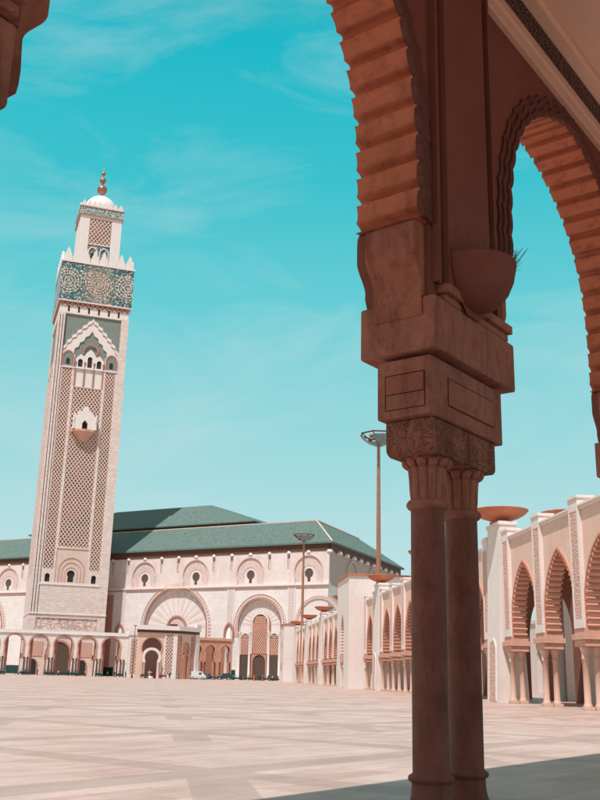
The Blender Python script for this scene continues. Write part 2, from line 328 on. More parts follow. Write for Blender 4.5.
# ------------------------------------------------------------------ mesh tools
class MB:
    def __init__(s): s.v = []; s.f = []; s.sm = []; s.mi = []; s.cur = 0
    def add(s, vs, fs, smooth=False):
        k = len(s.v); s.v += [tuple(p) for p in vs]; s.f += [tuple(i + k for i in f) for f in fs]
        s.sm += [smooth] * len(fs); s.mi += [s.cur] * len(fs)
    def box(s, x0, x1, y0, y1, z0, z1, bev=0):
        if bev:
            b = bmesh.new(); bmesh.ops.create_cube(b, size=1)
            for q in b.verts: q.co = Vector(((x0 + x1) / 2 + q.co.x * (x1 - x0), (y0 + y1) / 2 + q.co.y * (y1 - y0), (z0 + z1) / 2 + q.co.z * (z1 - z0)))
            bmesh.ops.bevel(b, geom=b.edges[:], offset=bev, segments=2, affect='EDGES', profile=.6)
            b.verts.ensure_lookup_table()
            s.add([q.co[:] for q in b.verts], [[q.index for q in f.verts] for f in b.faces]); b.free(); return
        vs = [(x0, y0, z0), (x1, y0, z0), (x1, y1, z0), (x0, y1, z0), (x0, y0, z1), (x1, y0, z1), (x1, y1, z1), (x0, y1, z1)]
        s.add(vs, [(0, 3, 2, 1), (4, 5, 6, 7), (0, 1, 5, 4), (1, 2, 6, 5), (2, 3, 7, 6), (3, 0, 4, 7)])
    def frustum(s, b0, b1, z0, z1):
        """b=(x0,x1,y0,y1)"""
        q = lambda b, z: [(b[0], b[2], z), (b[1], b[2], z), (b[1], b[3], z), (b[0], b[3], z)]
        s.add(q(b0, z0) + q(b1, z1), [(0, 3, 2, 1), (4, 5, 6, 7), (0, 1, 5, 4), (1, 2, 6, 5), (2, 3, 7, 6), (3, 0, 4, 7)])
    def lathe(s, prof, cx=0, cy=0, n=20, smooth=True, a0=0, a1=2 * pi, caps=True):
        full = abs(a1 - a0 - 2 * pi) < 1e-6; k = n if full else n + 1
        vs = []
        for r, z in prof:
            for i in range(k):
                a = a0 + (a1 - a0) * i / n; vs.append((cx + r * math.cos(a), cy + r * math.sin(a), z))
        fs = []
        for j in range(len(prof) - 1):
            for i in range(n):
                i2 = (i + 1) % k; fs.append((j * k + i, j * k + i2, (j + 1) * k + i2, (j + 1) * k + i))
        s.add(vs, fs, smooth)
        if caps and full:
            if prof[0][0] > 1e-4: s.add(vs[:k], [tuple(range(k))[::-1]])
            if prof[-1][0] > 1e-4: s.add(vs[-k:], [tuple(range(k))])
    def plate(s, outer, holes, y0, y1, back=True, sides=True):
        loops = [outer] + list(holes)
        tri = tessellate_polygon([[Vector((p[0], p[1], 0)) for p in l] for l in loops])
        flat = [p for l in loops for p in l]; n = len(flat)
        vs = [(p[0], y0, p[1]) for p in flat] + [(p[0], y1, p[1]) for p in flat]
        fs = []
        for a, b_, c in tri:
            A, B, C = flat[a], flat[b_], flat[c]
            cr_ = (B[0] - A[0]) * (C[1] - A[1]) - (B[1] - A[1]) * (C[0] - A[0])
            if cr_ > 0: fs.append((a, b_, c));
            else: fs.append((a, c, b_))
            if back: q = fs[-1]; fs.append((q[2] + n, q[1] + n, q[0] + n))
        if sides:
            k = 0
            for l in loops:
                for i in range(len(l)):
                    j = (i + 1) % len(l); fs.append((k + i, k + j, k + j + n, k + i + n))
                k += len(l)
        s.add(vs, fs)
    def strip(s, pa, pb, y0, y1, smooth=False):
        """solid between two polylines of equal length in xz"""
        n = len(pa)
        vs = [(p[0], y0, p[1]) for p in pa] + [(p[0], y0, p[1]) for p in pb] + [(p[0], y1, p[1]) for p in pa] + [(p[0], y1, p[1]) for p in pb]
        fs = []
        for i in range(n - 1):
            fs += [(i, i + 1, n + i + 1, n + i), (2 * n + i + 1, 2 * n + i, 3 * n + i, 3 * n + i + 1), (i, 2 * n + i, 2 * n + i + 1, i + 1), (n + i, n + i + 1, 3 * n + i + 1, 3 * n + i)]
        fs += [(0, n, 3 * n, 2 * n), (n - 1, 3 * n - 1, 4 * n - 1, 2 * n - 1)]
        s.add(vs, fs, smooth)
    def tube(s, p, q, r0, r1=None, n=8, smooth=True):
        r1 = r0 if r1 is None else r1
        p = Vector(p); q = Vector(q); d = (q - p).normalized()
        a = d.orthogonal().normalized(); b_ = d.cross(a); vs = []
        for c, r in ((p, r0), (q, r1)):
            for i in range(n):
                t = 2 * pi * i / n; vs.append(c + (a * math.cos(t) + b_ * math.sin(t)) * r)
        s.add(vs, [(i, (i + 1) % n, n + (i + 1) % n, n + i) for i in range(n)], smooth)
        s.add(vs, [tuple(range(n))[::-1], tuple(range(n, 2 * n))])
    def extrude_poly(s, poly, axis_pts):
        """poly: list of (x,z); two y values"""
        s.plate(poly, [], *axis_pts)
    def build(s, name, mat, parent=None, fix=True):
        me = bpy.data.meshes.new(name); me.from_pydata(s.v, [], s.f)
        mats = mat if isinstance(mat, (list, tuple)) else [mat]
        for q in mats: me.materials.append(q)
        me.polygons.foreach_set('use_smooth', s.sm); me.polygons.foreach_set('material_index', s.mi)
        if fix:
            b = bmesh.new(); b.from_mesh(me); bmesh.ops.recalc_face_normals(b, faces=b.faces); b.to_mesh(me); b.free()
        me.update()
        o = bpy.data.objects.new(name, me); col.objects.link(o)
        if parent: o.parent = parent
        return o
def thing(name, label, cat, loc, az=90, group=None):
    """Empty whose local x runs along azimuth az, local y is 90 degrees left of it"""
    o = bpy.data.objects.new(name, None); col.objects.link(o)
    o.location = (loc[0], loc[1], loc[2] if len(loc) > 2 else 0); o.rotation_euler = (0, 0, R(90 - az))
    o['label'] = label; o['category'] = cat
    if group: o['group'] = group
    return o
def copy_tree(o, parent=None):
    c = o.copy(); col.objects.link(c); c.parent = parent
    for ch in o.children: copy_tree(ch, c)
    return c
def relabel(o, name, label=None):
    o['label'] = label
    return o
def to_world(O, az, x, y):
    r = R(90 - az); return (O[0] + x * math.cos(r) - y * math.sin(r), O[1] + x * math.sin(r) + y * math.cos(r))

# arches: open polylines left foot -> apex -> right foot
def arch_round(cx, w, zb, zs, n=14, k=1.0, foot=None):
    """semicircle (k scales height) with straight legs down to zb; foot<w gives a horseshoe pinch"""
    pts = []
    f = w if foot is None else foot
    pts.append((cx - f, zb))
    if foot is not None:
        a0 = math.asin(min(1, math.sqrt(max(0, 1 - (f / w) ** 2))))
        zsp = zs - w * math.sin(a0) * k
        if zsp > zb + .01: pts.append((cx - f, zsp))
        m_ = 4
        for i in range(1, m_): 
            a = -a0 * (1 - i / m_); pts.append((cx - w * math.cos(a), zs + w * k * math.sin(a)))
    for i in range(n + 1):
        a = pi * i / n; pts.append((cx - w * math.cos(a), zs + w * k * math.sin(a)))
    left = pts[: len(pts) // 2 + 1] if False else None
    if foot is not None:
        for i in range(m_ - 1, 0, -1):
            a = -a0 * (1 - i / m_); pts.append((cx + w * math.cos(a), zs + w * k * math.sin(a)))
        if zsp > zb + .01: pts.append((cx + f, zsp))
    pts.append((cx + f, zb))
    return pts
def arch_pointed(cx, w, zb, zs, apex, n=8):
    h = apex - zs; Rr = (w * w + h * h) / (2 * w)
    am = math.atan2(h, Rr - w) if Rr > w else pi / 2
    half = []
    for i in range(n + 1):
        a = am * i / n; half.append((w - Rr + Rr * math.cos(a), zs + Rr * math.sin(a)))
    L = [(cx - w, zb)] + [(cx - p[0], p[1]) for p in half]
    Rt = [(cx + p[0], p[1]) for p in half[-2::-1]] + [(cx + w, zb)]
    if zs - zb < .01: L = L[1:]; Rt = Rt[:-1]
    return L + Rt
def resample(pts, step):
    seg = [math.dist(pts[i], pts[i + 1]) for i in range(len(pts) - 1)]; T = sum(seg); n = max(2, round(T / step)); out_ = []
    for k in range(n + 1):
        d = T * k / n; i = 0
        while i < len(seg) - 1 and d > seg[i]: d -= seg[i]; i += 1
        t = d / seg[i] if seg[i] else 0
        out_.append((pts[i][0] + (pts[i + 1][0] - pts[i][0]) * t, pts[i][1] + (pts[i + 1][1] - pts[i][1]) * t))
    return out_
def offset(pts, d):
    """positive d moves to the left-hand side walking along pts (outward for left->right arches)"""
    res = []
    for i, p in enumerate(pts):
        a = pts[max(0, i - 1)]; b_ = pts[min(len(pts) - 1, i + 1)]
        tx, tz = b_[0] - a[0], b_[1] - a[1]; l = math.hypot(tx, tz) or 1
        dd = d[i] if isinstance(d, list) else d
        res.append((p[0] - tz / l * dd, p[1] + tx / l * dd))
    return res
def lobes(pts, pitch, fn, sub=8):
    """resample so that there are whole lobes; fn(t in 0..1) -> outward offset"""
    T = sum(math.dist(pts[i], pts[i + 1]) for i in range(len(pts) - 1)); n = round(T / pitch)
    rs = resample(pts, T / (n * sub)); rs = rs[: n * sub + 1]
    ds = [fn((i % sub) / sub) for i in range(len(rs))]
    return rs, offset(rs, ds)

# ------------------------------------------------------------------ ground
g = MB(); g.add([(-6000, -6000, 0), (6000, -6000, 0), (6000, 9000, 0), (-6000, 9000, 0)], [(0, 1, 2, 3)])
go = g.build('plaza_ground', M['paving'], fix=False); go['kind'] = 'structure'

# ------------------------------------------------------------------ foreground arcade (camera stands inside it)
FO = (1.84, 12.90); FAZ = 36.87
fg = thing('vaulted_arcade', 'dark brown shaded arcade framing the picture, twin columns and scalloped arches under a flat ceiling', 'arcade', FO, FAZ)
HALF = [(.28, 8.21), (.27, 8.5), (.27, 8.9), (.29, 9.35), (.34, 10.0), (.49, 10.64), (.68, 11.1), (.93, 11.52), (1.22, 11.87), (1.6, 12.2), (2.05, 12.5), (2.6, 12.76), (3.1, 12.93), (3.6, 13.02)]
def fg_profile(k):       # opening between pier k and the next; d is measured into the opening
    u0 = POS[k] + PW; u1 = POS[k + 1]; f = (u1 - u0) / 2 / 3.6
    return [(u0 + d * f, z) for d, z in HALF] + [(u1 - d * f, z) for d, z in HALF[-2::-1]]
# here d is measured into the opening from the pier face: corbel tip stands .33 proud
POS = {-2: -19.4, -1: -9.78, 0: 0.0, 1: 9.9, 2: 19.7}; PW = 2.51; KS = (-2, -1, 0, 1, 2)
ZT = 15.6
def rib_fn(t):
    if t < .64: return -.035 + .04 * math.sin(pi * t / .64) ** .6
    if t < .68: return -.03 + .035 * (t - .64) / .04
    return .02 + .10 * math.sin(pi * (t - .68) / .32) ** .7 if t < .99 else 0
wall = MB()
for k in KS[:-1]:
    prof = fg_profile(k)
    op = offset(prof, .22)
    xa = POS[k] + PW / 2; xb = POS[k + 1] + PW / 2; ja = POS[k] + PW; jb = POS[k + 1]
    op = [(ja, 7.05), (ja, op[0][1])] + op + [(jb, op[-1][1]), (jb, 7.05)]
    outer = [(xa, 7.05)] + op + [(xb, 7.05), (xb, ZT), (xa, ZT)]
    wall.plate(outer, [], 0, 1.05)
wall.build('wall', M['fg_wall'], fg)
for k in KS[:-1]:
    prof = fg_profile(k)
    base, lob = lobes(prof, .46, rib_fn, 22)
    s = MB(); s.strip(lob, offset(base, .24), -.03, 1.08); s.build('arch_soffit', M['fg_soffit'], fg)
    b2 = MB()
    wv = lambda i: .065 * (1 - abs(math.sin(pi * ((i % 10) / 10))) ** .8)
    for j, (o1, o2, pr) in enumerate(((-.06, .07, .10), (.085, .21, .07), (.225, .34, .04))):
        bs, _ = lobes(prof, .46, lambda t: 0, 10)
        b2.strip(offset(bs, [o1 + wv(i) for i in range(len(bs))]), offset(bs, [o2 + wv(i) for i in range(len(bs))]), -pr, .0)
    b2.build('archivolt', M['fg_trim'], fg)

def shaft_mesh(n=40):
    s = MB(); r = .248
    s.lathe([(.33, 0), (.33, .06), (.30, .10), (.272, .2), (.262, .34), (.265, .37), (.295, .385), (.31, .41), (.31, .435), (.295, .46), (.26, .475), (r, .50), (r, 2.4), (.243, 4.05)], n=n)
    return s
def capital_mesh():
    s = MB()
    # ring
    s.lathe([(.23, 4.03), (.275, 4.05), (.305, 4.09), (.305, 4.13), (.275, 4.17), (.24, 4.18)], n=36)
    # fluted bell
    n = 72; vs = []; zs = [4.17, 4.3, 4.5, 4.66, 4.70]; rs = [.245, .262, .272, .288, .28]
    for z, r in zip(zs, rs):
        for i in range(n):
            a = 2 * pi * i / n; fl = abs(math.sin(a * 6)); vs.append(((r - .04 * (1 - fl ** .3)) * math.cos(a), (r - .04 * (1 - fl ** .3)) * math.sin(a), z))
    s.add(vs, [(j * n + i, j * n + (i + 1) % n, (j + 1) * n + (i + 1) % n, (j + 1) * n + i) for j in range(4) for i in range(n)], True)
    # curled leaves under the abacus
    for i in range(12):
        a = 2 * pi * (i + .5) / 12; 
        c = Vector((math.cos(a), math.sin(a), 0)); tn = Vector((-math.sin(a), math.cos(a), 0))
        b_ = bmesh.new(); bmesh.ops.create_uvsphere(b_, u_segments=10, v_segments=7, radius=1)
        for q in b_.verts:
            p = q.co.copy(); q.co = c * (.315 + .065 * p.x) + tn * (.085 * max(-.85, min(.85, p.y))) + Vector((0, 0, 4.70 + .058 * max(-.8, min(.8, p.z)) + .04 * p.x))
        b_.verts.ensure_lookup_table(); s.add([q.co[:] for q in b_.verts], [[q.index for q in f.verts] for f in b_.faces], True); b_.free()
    s.lathe([(.30, 4.70), (.36, 4.755), (.36, 4.78), (.30, 4.79)], n=12, smooth=False)
    return s
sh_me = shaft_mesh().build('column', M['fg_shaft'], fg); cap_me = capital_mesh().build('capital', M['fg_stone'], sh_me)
first = True
for k in KS[:-1]:
    for uo in (.66, 1.70):
        if first: c = sh_me; first = False
        else:
            c = sh_me.copy(); col.objects.link(c); c.parent = fg
            d = cap_me.copy(); col.objects.link(d); d.parent = c
        c.location = (POS[k] + uo, .44, 0)
    x = POS[k]
    pl = MB(); pl.box(x + .20, x + 2.16, -.02, .92, 0.002, .05, .01); pl.build('plinth', M['fg_stone'], fg)
    for a, b_ in ((.14, 1.27), (1.29, 2.18)):
        s = MB()
        # block with rounded lower corners
        poly = [(x + a, 4.86), (x + a + .05, 4.80), (x + a + .12, 4.775), (x + b_ - .03, 4.775), (x + b_, 4.80), (x + b_, 5.285), (x + a, 5.285)] if a < 1 else [(x + a, 4.80), (x + a + .03, 4.775), (x + b_ - .12, 4.775), (x + b_ - .05, 4.80), (x + b_, 4.86), (x + b_, 5.285), (x + a, 5.285)]
        s.plate(poly, [], .06, .83); o = s.build('capital_block', M['fg_carve'], fg)
        bv = o.modifiers.new('bevel', 'BEVEL'); bv.width = .025; bv.segments = 2
    s = MB(); s.box(x + .0, x + 2.35, 0, .89, 5.29, 6.17, .035); o = s.build('impost_box', M['fg_stone'], fg)
    # incised panels on the impost: dark joint lines framing a slightly raised field
    s = MB()
    x0, x1, z0, z1 = x + .52, x + 1.98, 5.52, 5.93
    t_ = .011
    for q in ((x0, x1, z1, z1 + t_), (x0, x1, z0 - t_, z0)): s.box(q[0], q[1], -.006, .01, q[2], q[3])
    for q in ((x0 - t_, x0), (x1, x1 + t_)): s.box(q[0], q[1], -.006, .01, z0 - t_, z1 + t_)
    y0, y1 = .10, .74
    for q in ((z1, z1 + t_), (5.42 - t_, 5.42), (5.64, 5.64 + t_ * .7)): s.box(x - .006, x + .01, y0, y1, q[0], q[1])
    for q in ((y0 - t_, y0), (y1, y1 + t_)): s.box(x - .006, x + .01, q[0], q[1], 5.42, z1 + t_)
    s.build('panel_joint', M['joint'], o)
    s = MB(); s.box(x0 + .006, x1 - .006, -.016, .005, z0 + .006, z1 - .006, .008); s.build('stone_panel', M['fg_stone'], o)
    s = MB(); s.box(x - .018, x + .004, y0 + .006, y1 - .006, 5.64 + .012, z1 - .006, .008); s.build('stone_panel', M['fg_corbel'], o)
    s = MB(); s.box(x - .08, x + (2.63 if k >= 0 else 2.49), -.13 if k >= 0 else -.02, 1.14, 6.23, 7.04, .04); s.build('impost_slab', M['fg_stone'], fg)
    # stepped ledge on the inner face above the slab
    s = MB(); s.box(x + .26, x + 2.42, -.125, -.001, 7.045, 7.15, .015); s.box(x + .22, x + 2.44, -.20, -.001, 7.16, 7.30, .015)
    s.build('ledge', M['fg_stone'], fg)
    # corbels carrying the arch
    for sgn in (-1, 1):
        e = x if sgn < 0 else x + PW
        dz = -.28 if (k < 0 and sgn > 0) else 0
        pr = [(.10, 6.75 + dz), (.115, 6.85 + dz), (.12, 7.0 + dz), (.105, 7.2 + dz)]
        for i in range(13):
            q = i / 12; pr.append((.10 + .235 * (3 * q * q - 2 * q ** 3) + .02 * math.sin(pi * q), 7.30 + dz + .44 * q))
        pr += [(.335, 8.0), (.328, 8.08), (.305, 8.15), (.26, 8.20)]
        inner = e + (.25 if sgn < 0 else -.25)
        pts = [(e + sgn * d, z) for d, z in pr] + [(inner, 8.20), (inner, 7.055), (e - .082, 7.055), (e - .082, 6.75)]
        if sgn > 0: pts = ([(e + d, z) for d, z in pr] + [(inner, 8.20), (inner, 7.055), (e - .01, 7.055), (e - .01, 6.75 + dz)]) if k < 0 else ([(e + d, z) for d, z in pr if z > 7.06] + [(inner, 8.20), (inner, 7.055), (e + .09, 7.055)])
        s = MB(); s.plate(pts, [], .07, .90)
        o = s.build('corbel', M['fg_corbel'], fg); bv = o.modifiers.new('bevel', 'BEVEL'); bv.width = .03; bv.segments = 3; bv.limit_method = 'ANGLE'; bv.angle_limit = R(50)
        s = MB(); s.plate([(e + sgn * (d - .03), z) for d, z in [(.05, 7.06)] + [q_ for q_ in pr if q_[1] > 7.1]] + [(inner, 8.20), (inner, 7.06)], [], .905, 1.06); s.build('corbel_cheek', M['fg_wall'], fg)
    # pilaster on the inner face: raised fields, round rods and dark grooves
    s = MB()
    def fld(a, b_, y, z0=7.30, z1=13.42): s.box(x + a, x + b_, y, .0, z0, z1)
    fld(.31, 1.73, -.17); fld(1.99, 2.05, -.15)
    fld(.085, .115, -.12)
    for uc, r in ((.205, .05), (1.86, .05), (2.14, .055)):
        s.lathe([(r, 7.30), (r, 13.42)], x + uc, -.05, 14)
    s.build('pilaster', M['fg_wall'], fg)
# moulded cornice under the ceiling, and the ceiling
U0_, U1_ = POS[-2], POS[2] + 1.2
def run(poly, mat, name, u0=U0_, u1=U1_):
    """poly in (y,z), extruded along x"""
    s = MB(); n = len(poly)
    vs = [(u0, p[0], p[1]) for p in poly] + [(u1, p[0], p[1]) for p in poly]
    s.add(vs, [(i, (i + 1) % n, n + (i + 1) % n, n + i) for i in range(n)] + [tuple(range(n)), tuple(range(n, 2 * n))[::-1]])
    return s.build(name, mat, fg)
run([(.0, 13.42), (-.10, 13.42), (-.10, 13.47), (-.20, 13.50), (-.24, 13.56), (-.30, 13.57), (-.30, 13.62), (.0, 13.62)], M['fg_ceil'], 'cornice')
run([(.0, 13.625), (-.53, 13.625), (-.53, 13.66), (.0, 13.66)], M['carvedfine'], 'carved_frieze')
run([(.0, 13.665), (-.75, 13.665), (-.80, 13.74), (-.80, 13.80), (.0, 13.80)], M['fg_ceil'], 'cornice')
run([(.0, 13.805), (-9.4, 13.805), (-9.4, 14.2), (.0, 14.2)], M['fg_ceil'], 'ceiling')
run([(-8.3, 13.665), (-8.3, 13.80), (-9.0, 13.80), (-9.0, 13.665)], M['fg_ceil'], 'cornice')
# back wall of the arcade, behind the camera
bw = MB(); bw.box(U0_, U1_, -9.9, -9.1, 11.5, 14.2)
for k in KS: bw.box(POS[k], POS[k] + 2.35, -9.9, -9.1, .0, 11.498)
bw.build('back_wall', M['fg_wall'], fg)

# half bowl lamp on the pilaster, with bird spikes
bl = thing('wall_lamp', 'brown half bowl uplighter with bird spikes fixed to the near arcade pilaster', 'lamp', to_world(FO, FAZ, 1.04, -.18), FAZ)
s = MB(); r = .68
prof = [(.02, -.64), (.20, -.63), (.40, -.55), (.55, -.38), (.63, -.19), (.668, -.0), (r, .07), (r, .10), (r - .04, .10), (.62, -.06), (.48, -.4), (.2, -.58)]
s.lathe([(a, b_ + 7.75) for a, b_ in prof], 0, 0, 28, True, pi, 2 * pi, False)
s.add([(-r, -.004, 7.84), (r, -.004, 7.84), (.63, -.004, 7.5), (.5, -.004, 7.25), (.2, -.004, 7.0), (-.2, -.004, 7.0), (-.5, -.004, 7.25), (-.63, -.004, 7.5)], [tuple(range(8))])
s.build('bowl', M['fg_wall'], bl, fix=False)
s = MB()
rnd = random.Random(3)
for i in range(44):
    a = pi + pi * (i / 43) ** .8; p = Vector((r * .97 * math.cos(a), r * .97 * math.sin(a), 7.84))
    out_ = Vector((math.cos(a), math.sin(a), 0))
    for k in range(2):
        tip = p + out_ * rnd.uniform(.0, .10) + Vector((rnd.uniform(-.16, .16), 0, rnd.uniform(.05, .22)))
        s.tube(p, tip, .003, .002, 4)
s.build('bird_spike', M['wire'], bl)
s = MB()
for i in range(8):
    p = Vector((r * .97 - .018 * i, -.05 - .05 * i, 7.84 + .01)); s.tube(p, p + Vector((.20 + .012 * i, -.20, .46 + .03 * (i % 3))), .0055, .0035, 4)
s.build('bird_spike', M['wire'], bl)

# ------------------------------------------------------------------ right hand arcade along the plaza
RO = (17.7, 78.0); RAZ = 174.8            # local x runs towards the camera: x = -s
BAY = 7.72
def bay_opening(c):
    return arch_pointed(c, 2.8, 5.2, 6.3, 10.62, 12)
def rib2(t): return .06 - .14 * math.sin(pi * t / .55) if t < .55 else (.36 if t < .93 else .2)
_sh = {}
def arc_column(parent, x, y):
    if 'c' not in _sh:
        s = MB()
        s.box(-.34, .34, -.34, .34, 0.002, .22, .02)
        s.lathe([(.30, .22), (.31, .30), (.26, .36), (.25, .42), (.225, .48), (.21, 3.15), (.26, 3.2), (.26, 3.3), (.23, 3.34), (.25, 3.6), (.34, 3.85), (.36, 3.98)], n=14)
        _sh['c'] = s.build('column', M['shaftm'], parent)
        c = _sh['c']
    else:
        c = _sh['c'].copy(); col.objects.link(c); c.parent = parent
    c.location = (x, y, 0); return c
_im = {}
def arc_impost(parent, x, y):
    if 'i' not in _im:
        s = MB(); s.box(-.95, .95, -.16, 1.30, 4.0, 4.42, .03); s.box(-1.08, 1.08, -.28, 1.42, 4.425, 4.80, .03); s.box(-1.0, 1.0, -.10, 1.28, 4.805, 5.16, .02)
        _im['i'] = s.build('impost', M['impost'], parent); c = _im['i']
    else:
        c = _im['i'].copy(); col.objects.link(c); c.parent = parent
    c.location = (x, y, 0); return c
def make_section(origin_s, nb, label, tower=True, length=None):
    """bays run away from the camera from s=origin_s; local x negative = further"""
    loc = to_world(RO, RAZ, -origin_s, 0)
    t = thing('plaza_arcade', label, 'arcade', loc, RAZ, 'arcade sections along the right side of the plaza')
    off = 2.95                                # first pilaster after the tower centre
    ps = [off + BAY * i for i in range(nb + 1)]
    for row, yy in ((0, .14), (1, 8.0)):
        s = MB()
        outer = [(-ps[0] + .6, 5.16)]
        chain = []
        for i in range(nb):
            c = -(ps[i] + ps[i + 1]) / 2
            chain = bay_opening(c)[:] + chain if False else chain
        pts = []
        if row:      # rear wall: broad piers with narrower openings
            for i in range(nb - 1, -1, -1):
                c = -(ps[i] + ps[i + 1]) / 2; pts += arch_pointed(c, 2.75, 0, 5.6, 9.6, 8)
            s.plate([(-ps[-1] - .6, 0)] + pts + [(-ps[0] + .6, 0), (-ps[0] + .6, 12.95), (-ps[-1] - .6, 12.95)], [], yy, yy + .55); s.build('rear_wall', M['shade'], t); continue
        for i in range(nb - 1, -1, -1):
            c = -(ps[i] + ps[i + 1]) / 2; a = offset(bay_opening(c), .12)
            a[0] = (a[0][0], 5.165); a[-1] = (a[-1][0], 5.165); pts += a
        xl = -ps[-1] - .6; xr = -ps[0] + .6
        s.plate([(xl, 5.165)] + pts + [(xr, 5.165), (xr, 12.95), (xl, 12.95)], [], yy, yy + 1.0)
        s.build('wall', M['pinkwall'], t)
    for i in range(nb):
        c = -(ps[i] + ps[i + 1]) / 2
        base, lb = lobes(bay_opening(c), .43, rib2, 10)
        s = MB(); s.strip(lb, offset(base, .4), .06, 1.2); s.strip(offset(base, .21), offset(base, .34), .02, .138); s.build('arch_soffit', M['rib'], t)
    # coping and roof
    s = MB(); s.box(-ps[-1] - .8, -ps[0] + .8, .0, 1.35, 12.955, 13.15); s.box(-ps[-1] - .8, -ps[0] + .8, -.12, 1.5, 13.155, 13.28); s.box(-ps[-1] - .8, -ps[0] + .8, 1.5, 9.2, 12.6, 12.94)
    s.build('coping', M['pink'], t)
    for i, p in enumerate(ps):
        wd = .83
        s = MB(); x = -p
        s.cur = 0
        s.box(x - wd, x - wd + .22, -.14, .9, 5.17, 13.75); s.box(x + wd - .22, x + wd, -.14, .9, 5.17, 13.75)
        s.box(x - wd + .22, x + wd - .22, -.14, .9, 5.17, 5.75); s.box(x - wd + .22, x + wd - .22, -.14, .9, 12.9, 13.75)
        s.box(x - wd + .22, x + wd - .22, -.06, .9, 5.75, 12.9)
        s.box(x - wd - .08, x + wd + .08, -.22, 1.1, 13.755, 13.95)
        pil = s.build('pilaster', M['pink'], t)
        s = MB(); s.box(x - wd + .26, x + wd - .26, -.11, -.062, 5.85, 12.8); s.build('carved_strip', M['carved'], pil)
        arc_impost(t, x, .02)
        for yy in (.20, .98): arc_column(t, x, yy)
    if tower:
        s = MB()
        s.frustum((-1.95, 1.75, -.55, 1.9), (-1.9, 1.7, -.12, 1.3), 0.0, 14.55)
        s.box(-2.0, 1.8, -.22, 1.4, 14.555, 14.85)
        s.box(-1.2, 1.0, 1.9, 8.4, 0, 12.55) if False else None
        s.box(-1.9, 1.7, 7.9, 9.2, 0, 12.58)
        s.build('tower', M['pink'], t)
        s = MB(); a = arch_pointed(-.3, .85, .15, 4.0, 4.95, 6); b_ = arch_pointed(-.3, 1.05, .02, 4.1, 5.25, 6)
        # leaning door panel follows the batter
        s.plate(a, [], 0, .06); q = s.build('door_panel', M['carved'], t); q.location = (0, -.60, 0); q.rotation_euler = (-math.atan(.43 / 14.55), 0, 0)
        s = MB(); s.strip(a, resample(b_, 1)[:0] or [(p[0] + (p[0] + .3) * .22, p[1] + (0.22 if p[1] > 4 else 0)) for p in a], 0, .10); s.build('door_frame', M['pink'], q).location = (0, -.03, 0)
    return t
LAB = ['nearest arcade section, partly cut by the right edge of the picture', 'second arcade section right behind the pair of dark foreground columns', 'third arcade section with the tall copper mast rising over it',
       'short arcade stretch just before the plain pink gate block', None, 'first arcade section beyond the plain pink gate block', 'middle section of the far arcade, under the second far bowl', 'far arcade section ending near the last orange capped block']
secs = [(-24.1, 3, 'nearest pink arcade section, carved pilasters and pointed ribbed arches at the right edge', True), (4.9, 3, 'pink arcade section half hidden behind the dark twin columns, bowl tower at its near end', True),
        (34.0, 3, 'pink arcade section just left of the dark twin columns, before the tall copper mast', True), (63.0, 1, 'single bay arcade stretch between the copper mast and the plain pink gate block', True),
        (101.5, 3, 'far pink arcade section directly beyond the plain gate block', True), (131.5, 3, 'far pink arcade section between two small bowls, midway to the last block', True), (161.5, 3, 'farthest pink arcade section, ending at the orange capped block', True)]
for a, nb, lb, tw in secs: make_section(a, nb, lb, tw)

def block(s0, s1, label, ztop, prot=2.4, back=9.0, group='plain blocks of the right arcade'):
    loc = to_world(RO, RAZ, -(s0 + s1) / 2, 0); L = (s1 - s0) / 2
    t = thing('gate_block', label, 'building', loc, RAZ, group)
    ap = arch_pointed(-.5, 1.7, 5.2, 8.6, 11.6, 7)
    wl = arch_pointed(-.5, 1.2, 0.0, 4.0, 4.01, 2)
    s = MB()
    s.plate([(-L, 0), (-2.2, 0), (-2.2, 4.4)] + ap + [(1.2, 4.4), (1.2, 0), (L, 0), (L, ztop), (-L, ztop)], [], -prot, -prot + 1.2)
    s.box(-L, L, -prot + 1.205, back, 0, ztop)
    s.build('wall', M['pink'], t)
    s = MB(); base, lb_ = lobes(ap, .5, rib2, 6); s.strip(lb_, offset(base, .12), -prot + .05, -prot + 1.1); s.build('arch_soffit', M['rib'], t)
    for q0, q1 in ((-2.35, -1.5), (.5, 1.35)): s = MB(); s.box(q0, q1, -prot - .1, -prot + .9, 4.0, 5.15); s.build('impost', M['impost'], t)
    for xx in (-1.9, .95): arc_column(t, xx, -prot + .45)
    s = MB(); s.box(-L - .25, L + .25, -prot - .25, back, ztop + .003, ztop + .28); s.build('coping', M['bowl'], t)
    return t
block(75.5, 88.5, 'large plain pink gate block with orange coping midway along the right arcade', 17.2)
block(200.5, 213, 'plain pink block with orange coping at the far arcade end, beside the mosque gate', 15.6)

